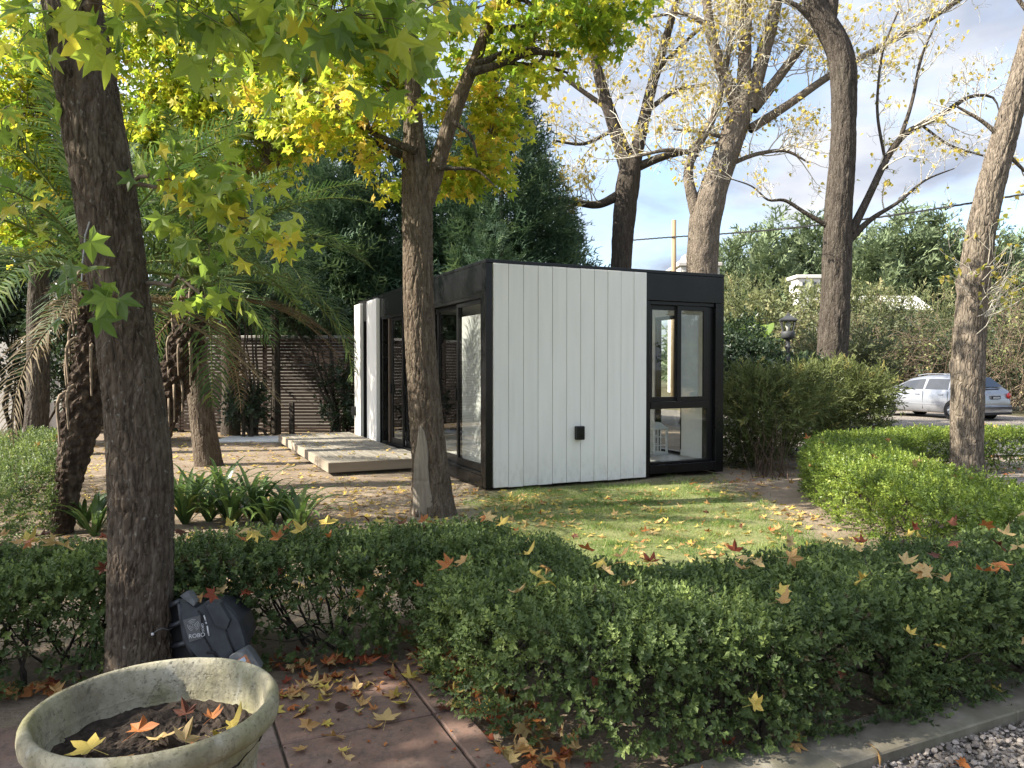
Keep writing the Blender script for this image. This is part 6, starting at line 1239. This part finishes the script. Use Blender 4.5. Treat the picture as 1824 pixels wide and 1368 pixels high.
# ------------------------------------------------------------------ fallen leaves one can pick up
COLS = {'brown': .04, 'red': .2, 'orange': .38, 'tan': .56, 'buff': .74, 'yellow': .97}
def crumple(k_, roll, cup, twist):
    v, f = star_leaf(True, 0, .15, 80 + k_); x, y = v[:, 0].copy(), v[:, 1].copy()
    a = math.radians(25 * k_); u = x * math.cos(a) + y * math.sin(a); w = -x * math.sin(a) + y * math.cos(a)
    ang = u * roll; uu = np.where(abs(roll) > .01, np.sin(ang) / (roll or 1), u); z = v[:, 2] + (1 - np.cos(ang)) / (roll or 1) * .9 + cup * (x * x + y * y) + twist * u * w
    v = np.stack([uu * math.cos(a) - w * math.sin(a), uu * math.sin(a) + w * math.cos(a), z], 1); return v, f
FV = [crumple(0, .5, .08, .1), crumple(1, 1.1, .3, .15), crumple(2, -1.0, -.15, .2), crumple(3, 1.9, .1, .3), crumple(4, 2.4, -.1, -.2)]
fl_mesh = {}
for cn_, v_ in COLS.items():
    for i_, tm_ in enumerate(FV): fl_mesh[cn_, i_] = MB().add(*with_petiole(*tm_, .75), rnd=v_).mesh('fallen_leaf', m_fallen)
def drop(p, col, sc, place, group, var=None, tilt=.25, yaw=None, nrm=None):
    v_ = int(rng.integers(5)) if var is None else var; ob = link('fallen_leaf', fl_mesh[col, v_], None)
    d = unit(np.array([math.cos(yaw), math.sin(yaw), 0]) if yaw is not None else rand_dirs(1)[0] * [1, 1, .2]); nn = (np.array([0, 0, 1.]) if nrm is None else np.asarray(nrm)) + rng.normal(0, tilt, 3)
    M = np.eye(4); M[:3, :3] = (rot_from(d[None], nn[None])[0] * sc).T; M[:3, 3] = p; ob.matrix_basis = Matrix(M.tolist())
    x, y = p[0], p[1]; dk_ = place
    if 'tile path' in place: dk_ += ', ' + ('by the pot' if x < -.75 else 'along its edge' if U[0] * x + U[1] * y > .9 else 'by the hedge' if V_[0] * x + V_[1] * y > 3.25 else 'mid path')
    elif 'behind the pot' in place: dk_ += ', ' + ('left of the trunk' if x < -1.67 else 'near the mower' if x < -1.05 else 'near its corner')
    elif 'beside the kerb' in place: dk_ += ', ' + ('at its corner' if x < .3 else 'left part' if x < 1.0 else 'middle part' if x < 1.8 else 'right part')
    elif 'curved' in place: dk_ += ', ' + ('near end' if y < 6 else 'middle' if y < 9 else 'far end')
    elif 'lawn' in place: dk_ += ', ' + ('near the hedge' if y < 5.6 else 'mid lawn' if y < 6.6 else 'near the cabin') + (' left' if x < .6 else ' right' if x > 1.8 else '')
    elif 'gravel' in place: dk_ += ', ' + ('left part' if x < 1.2 else 'right part')
    for _ in range(14):
        lab = ('small ' if sc < .052 else 'large ' if sc > .07 else '') + f'{col} ' + ('flat', 'cupped', 'drooping', 'curled', 'folded')[v_] + ' star-shaped leaf ' + dk_
        if lab not in used or var is not None: break
        v_ = int(rng.integers(5)); col = list(COLS)[rng.integers(6)] if _ > 5 else col; ob.data = fl_mesh[col, v_]
    used.add(lab); ob['label'] = lab; ob['category'] = 'leaf'; ob['group'] = group
used = set()
def pick(w): 
    ks = list(COLS); return ks[rng.choice(len(ks), p=np.array(w) / sum(w))]
for k_ in range(50):
    a = rng.uniform(.15, 1.12) if k_ % 3 else rng.uniform(-.6, .4); b = 3.5 - abs(rng.normal(0, .45)); 
    if b < 2.3: b = rng.uniform(2.4, 3.4)
    drop(ab(a, b, .034), pick((1, 1, 2, 4, 3, 6)), rng.uniform(.042, .068), 'on the terracotta tile path', 'leaves on the tile path')
drop(ab(.80, 2.93, .036), 'buff', .088, 'beside the path edge, largest of them', 'leaves on the tile path', 0, .05, 1.6)
for hd, nn_, w_, sc_, place, grp, z_ in ((hA, 58, (3, 1, 4, 5, 3, 3), .062, 'on the dark hedge behind the pot', 'leaves on the hedge behind the pot', .60), (hB, 76, (2, 1, 3, 5, 5, 4), .060, 'on the dark hedge beside the kerb', 'leaves on the hedge beside the kerb', .552), (hC, 20, (1, 0, 3, 5, 4, 2), .062, 'on the bright curved hedge', 'leaves on the curved hedge', .57), (hD, 16, (0, 1, 5, 3, 2, 3), .075, 'on the hedge at the left edge', 'leaves on the left hedge', .62)):
    _, fr, Lh = hd
    for k_ in range(nn_):
        s_ = rng.uniform(.12, .98) * Lh; c, n_, t_ = fr(np.array([s_])); top = rng.random() < .8; hw_ = .3 if hd is hA else .40 if hd is hB else .46 if hd is hC else .65
        side = -1 if hd is hA or hd is hB else 1
        if top: drop(c[0] + n_[0] * rng.uniform(-1, 1) * hw_ + [0, 0, z_ + .03], pick(w_), sc_ * rng.uniform(.75, 1.15), place, grp, None, .4, None, (0, -.35, 1))
        else: drop(c[0] + n_[0] * side * (hw_ + .075) + [0, 0, rng.uniform(.25, .95) * z_], pick(w_), sc_ * rng.uniform(.6, .9), place, grp, None, .5, None, n_[0] * side * .8 + [0, 0, .5])
for k_ in range(22):
    a = rng.uniform(1.5, 3.6); b = rng.uniform(1.6, 2.25) - .055 * (a - 1.5); zz_ = .065 if b > 1.93 - .055 * (a - 1.15) else .022; drop(ab(a, b, zz_), pick((1, 1, 2, 5, 2, 6)), rng.uniform(.045, .065), 'by the concrete kerb and gravel', 'leaves by the kerb', None, .2)
for k_, (dx, dy, c, s_, v_, yw) in enumerate(((-.10, -.10, 'yellow', .062, 0, 2.8), (-.04, -.02, 'orange', .055, 4, 1.2), (.03, -.06, 'buff', .062, 0, .9), (.10, -.07, 'buff', .05, 3, 2.2), (.135, -.10, 'orange', .062, 2, 4.0), (.11, .05, 'orange', .036, 1, 1.3), (.17, .01, 'yellow', .055, 3, .4), (.155, -.05, 'yellow', .05, 4, 5.6), (-.02, -.15, 'tan', .045, 2, .2), (.04, .07, 'brown', .04, 3, 2.0), (.06, -.15, 'brown', .045, 2, 5))):
    drop((PXc + dx, PYc + dy, .02 + .54 + .022), c, s_, 'on the soil in the concrete pot', 'leaves in the concrete pot', v_, .25, yw)
drop(MP(1010, 150, .05), 'red', .055, 'on top of the robot mower', 'leaves on the robot mower', 0, .1, 4.0, (-.1, -.9, .4)); drop(MP(770, 225, .06), 'tan', .04, 'on top of the robot mower', 'leaves on the robot mower', 3, .2, 0.3, (0, -.6, .8)); drop(MP(700, 130, .1), 'tan', .05, 'behind the handle of the robot mower', 'leaves on the robot mower', 2, .2, 3.3, (0, -.6, .8))
cnt = 0
while cnt < 44:
    x, y = rng.uniform(-.6, 3.0), rng.uniform(4.6, 7.6)
    if (V_[0] * x + V_[1] * y) < 4.2 or gfield(grass, np.array([x]), np.array([y]))[0] < .3: continue
    cnt += 1; drop((x, y, float(gheight(x, y)) + .035), pick((1, 0, 2, 4, 4, 5)), rng.uniform(.045, .068), 'on the lawn', 'leaves on the lawn', None, .3)
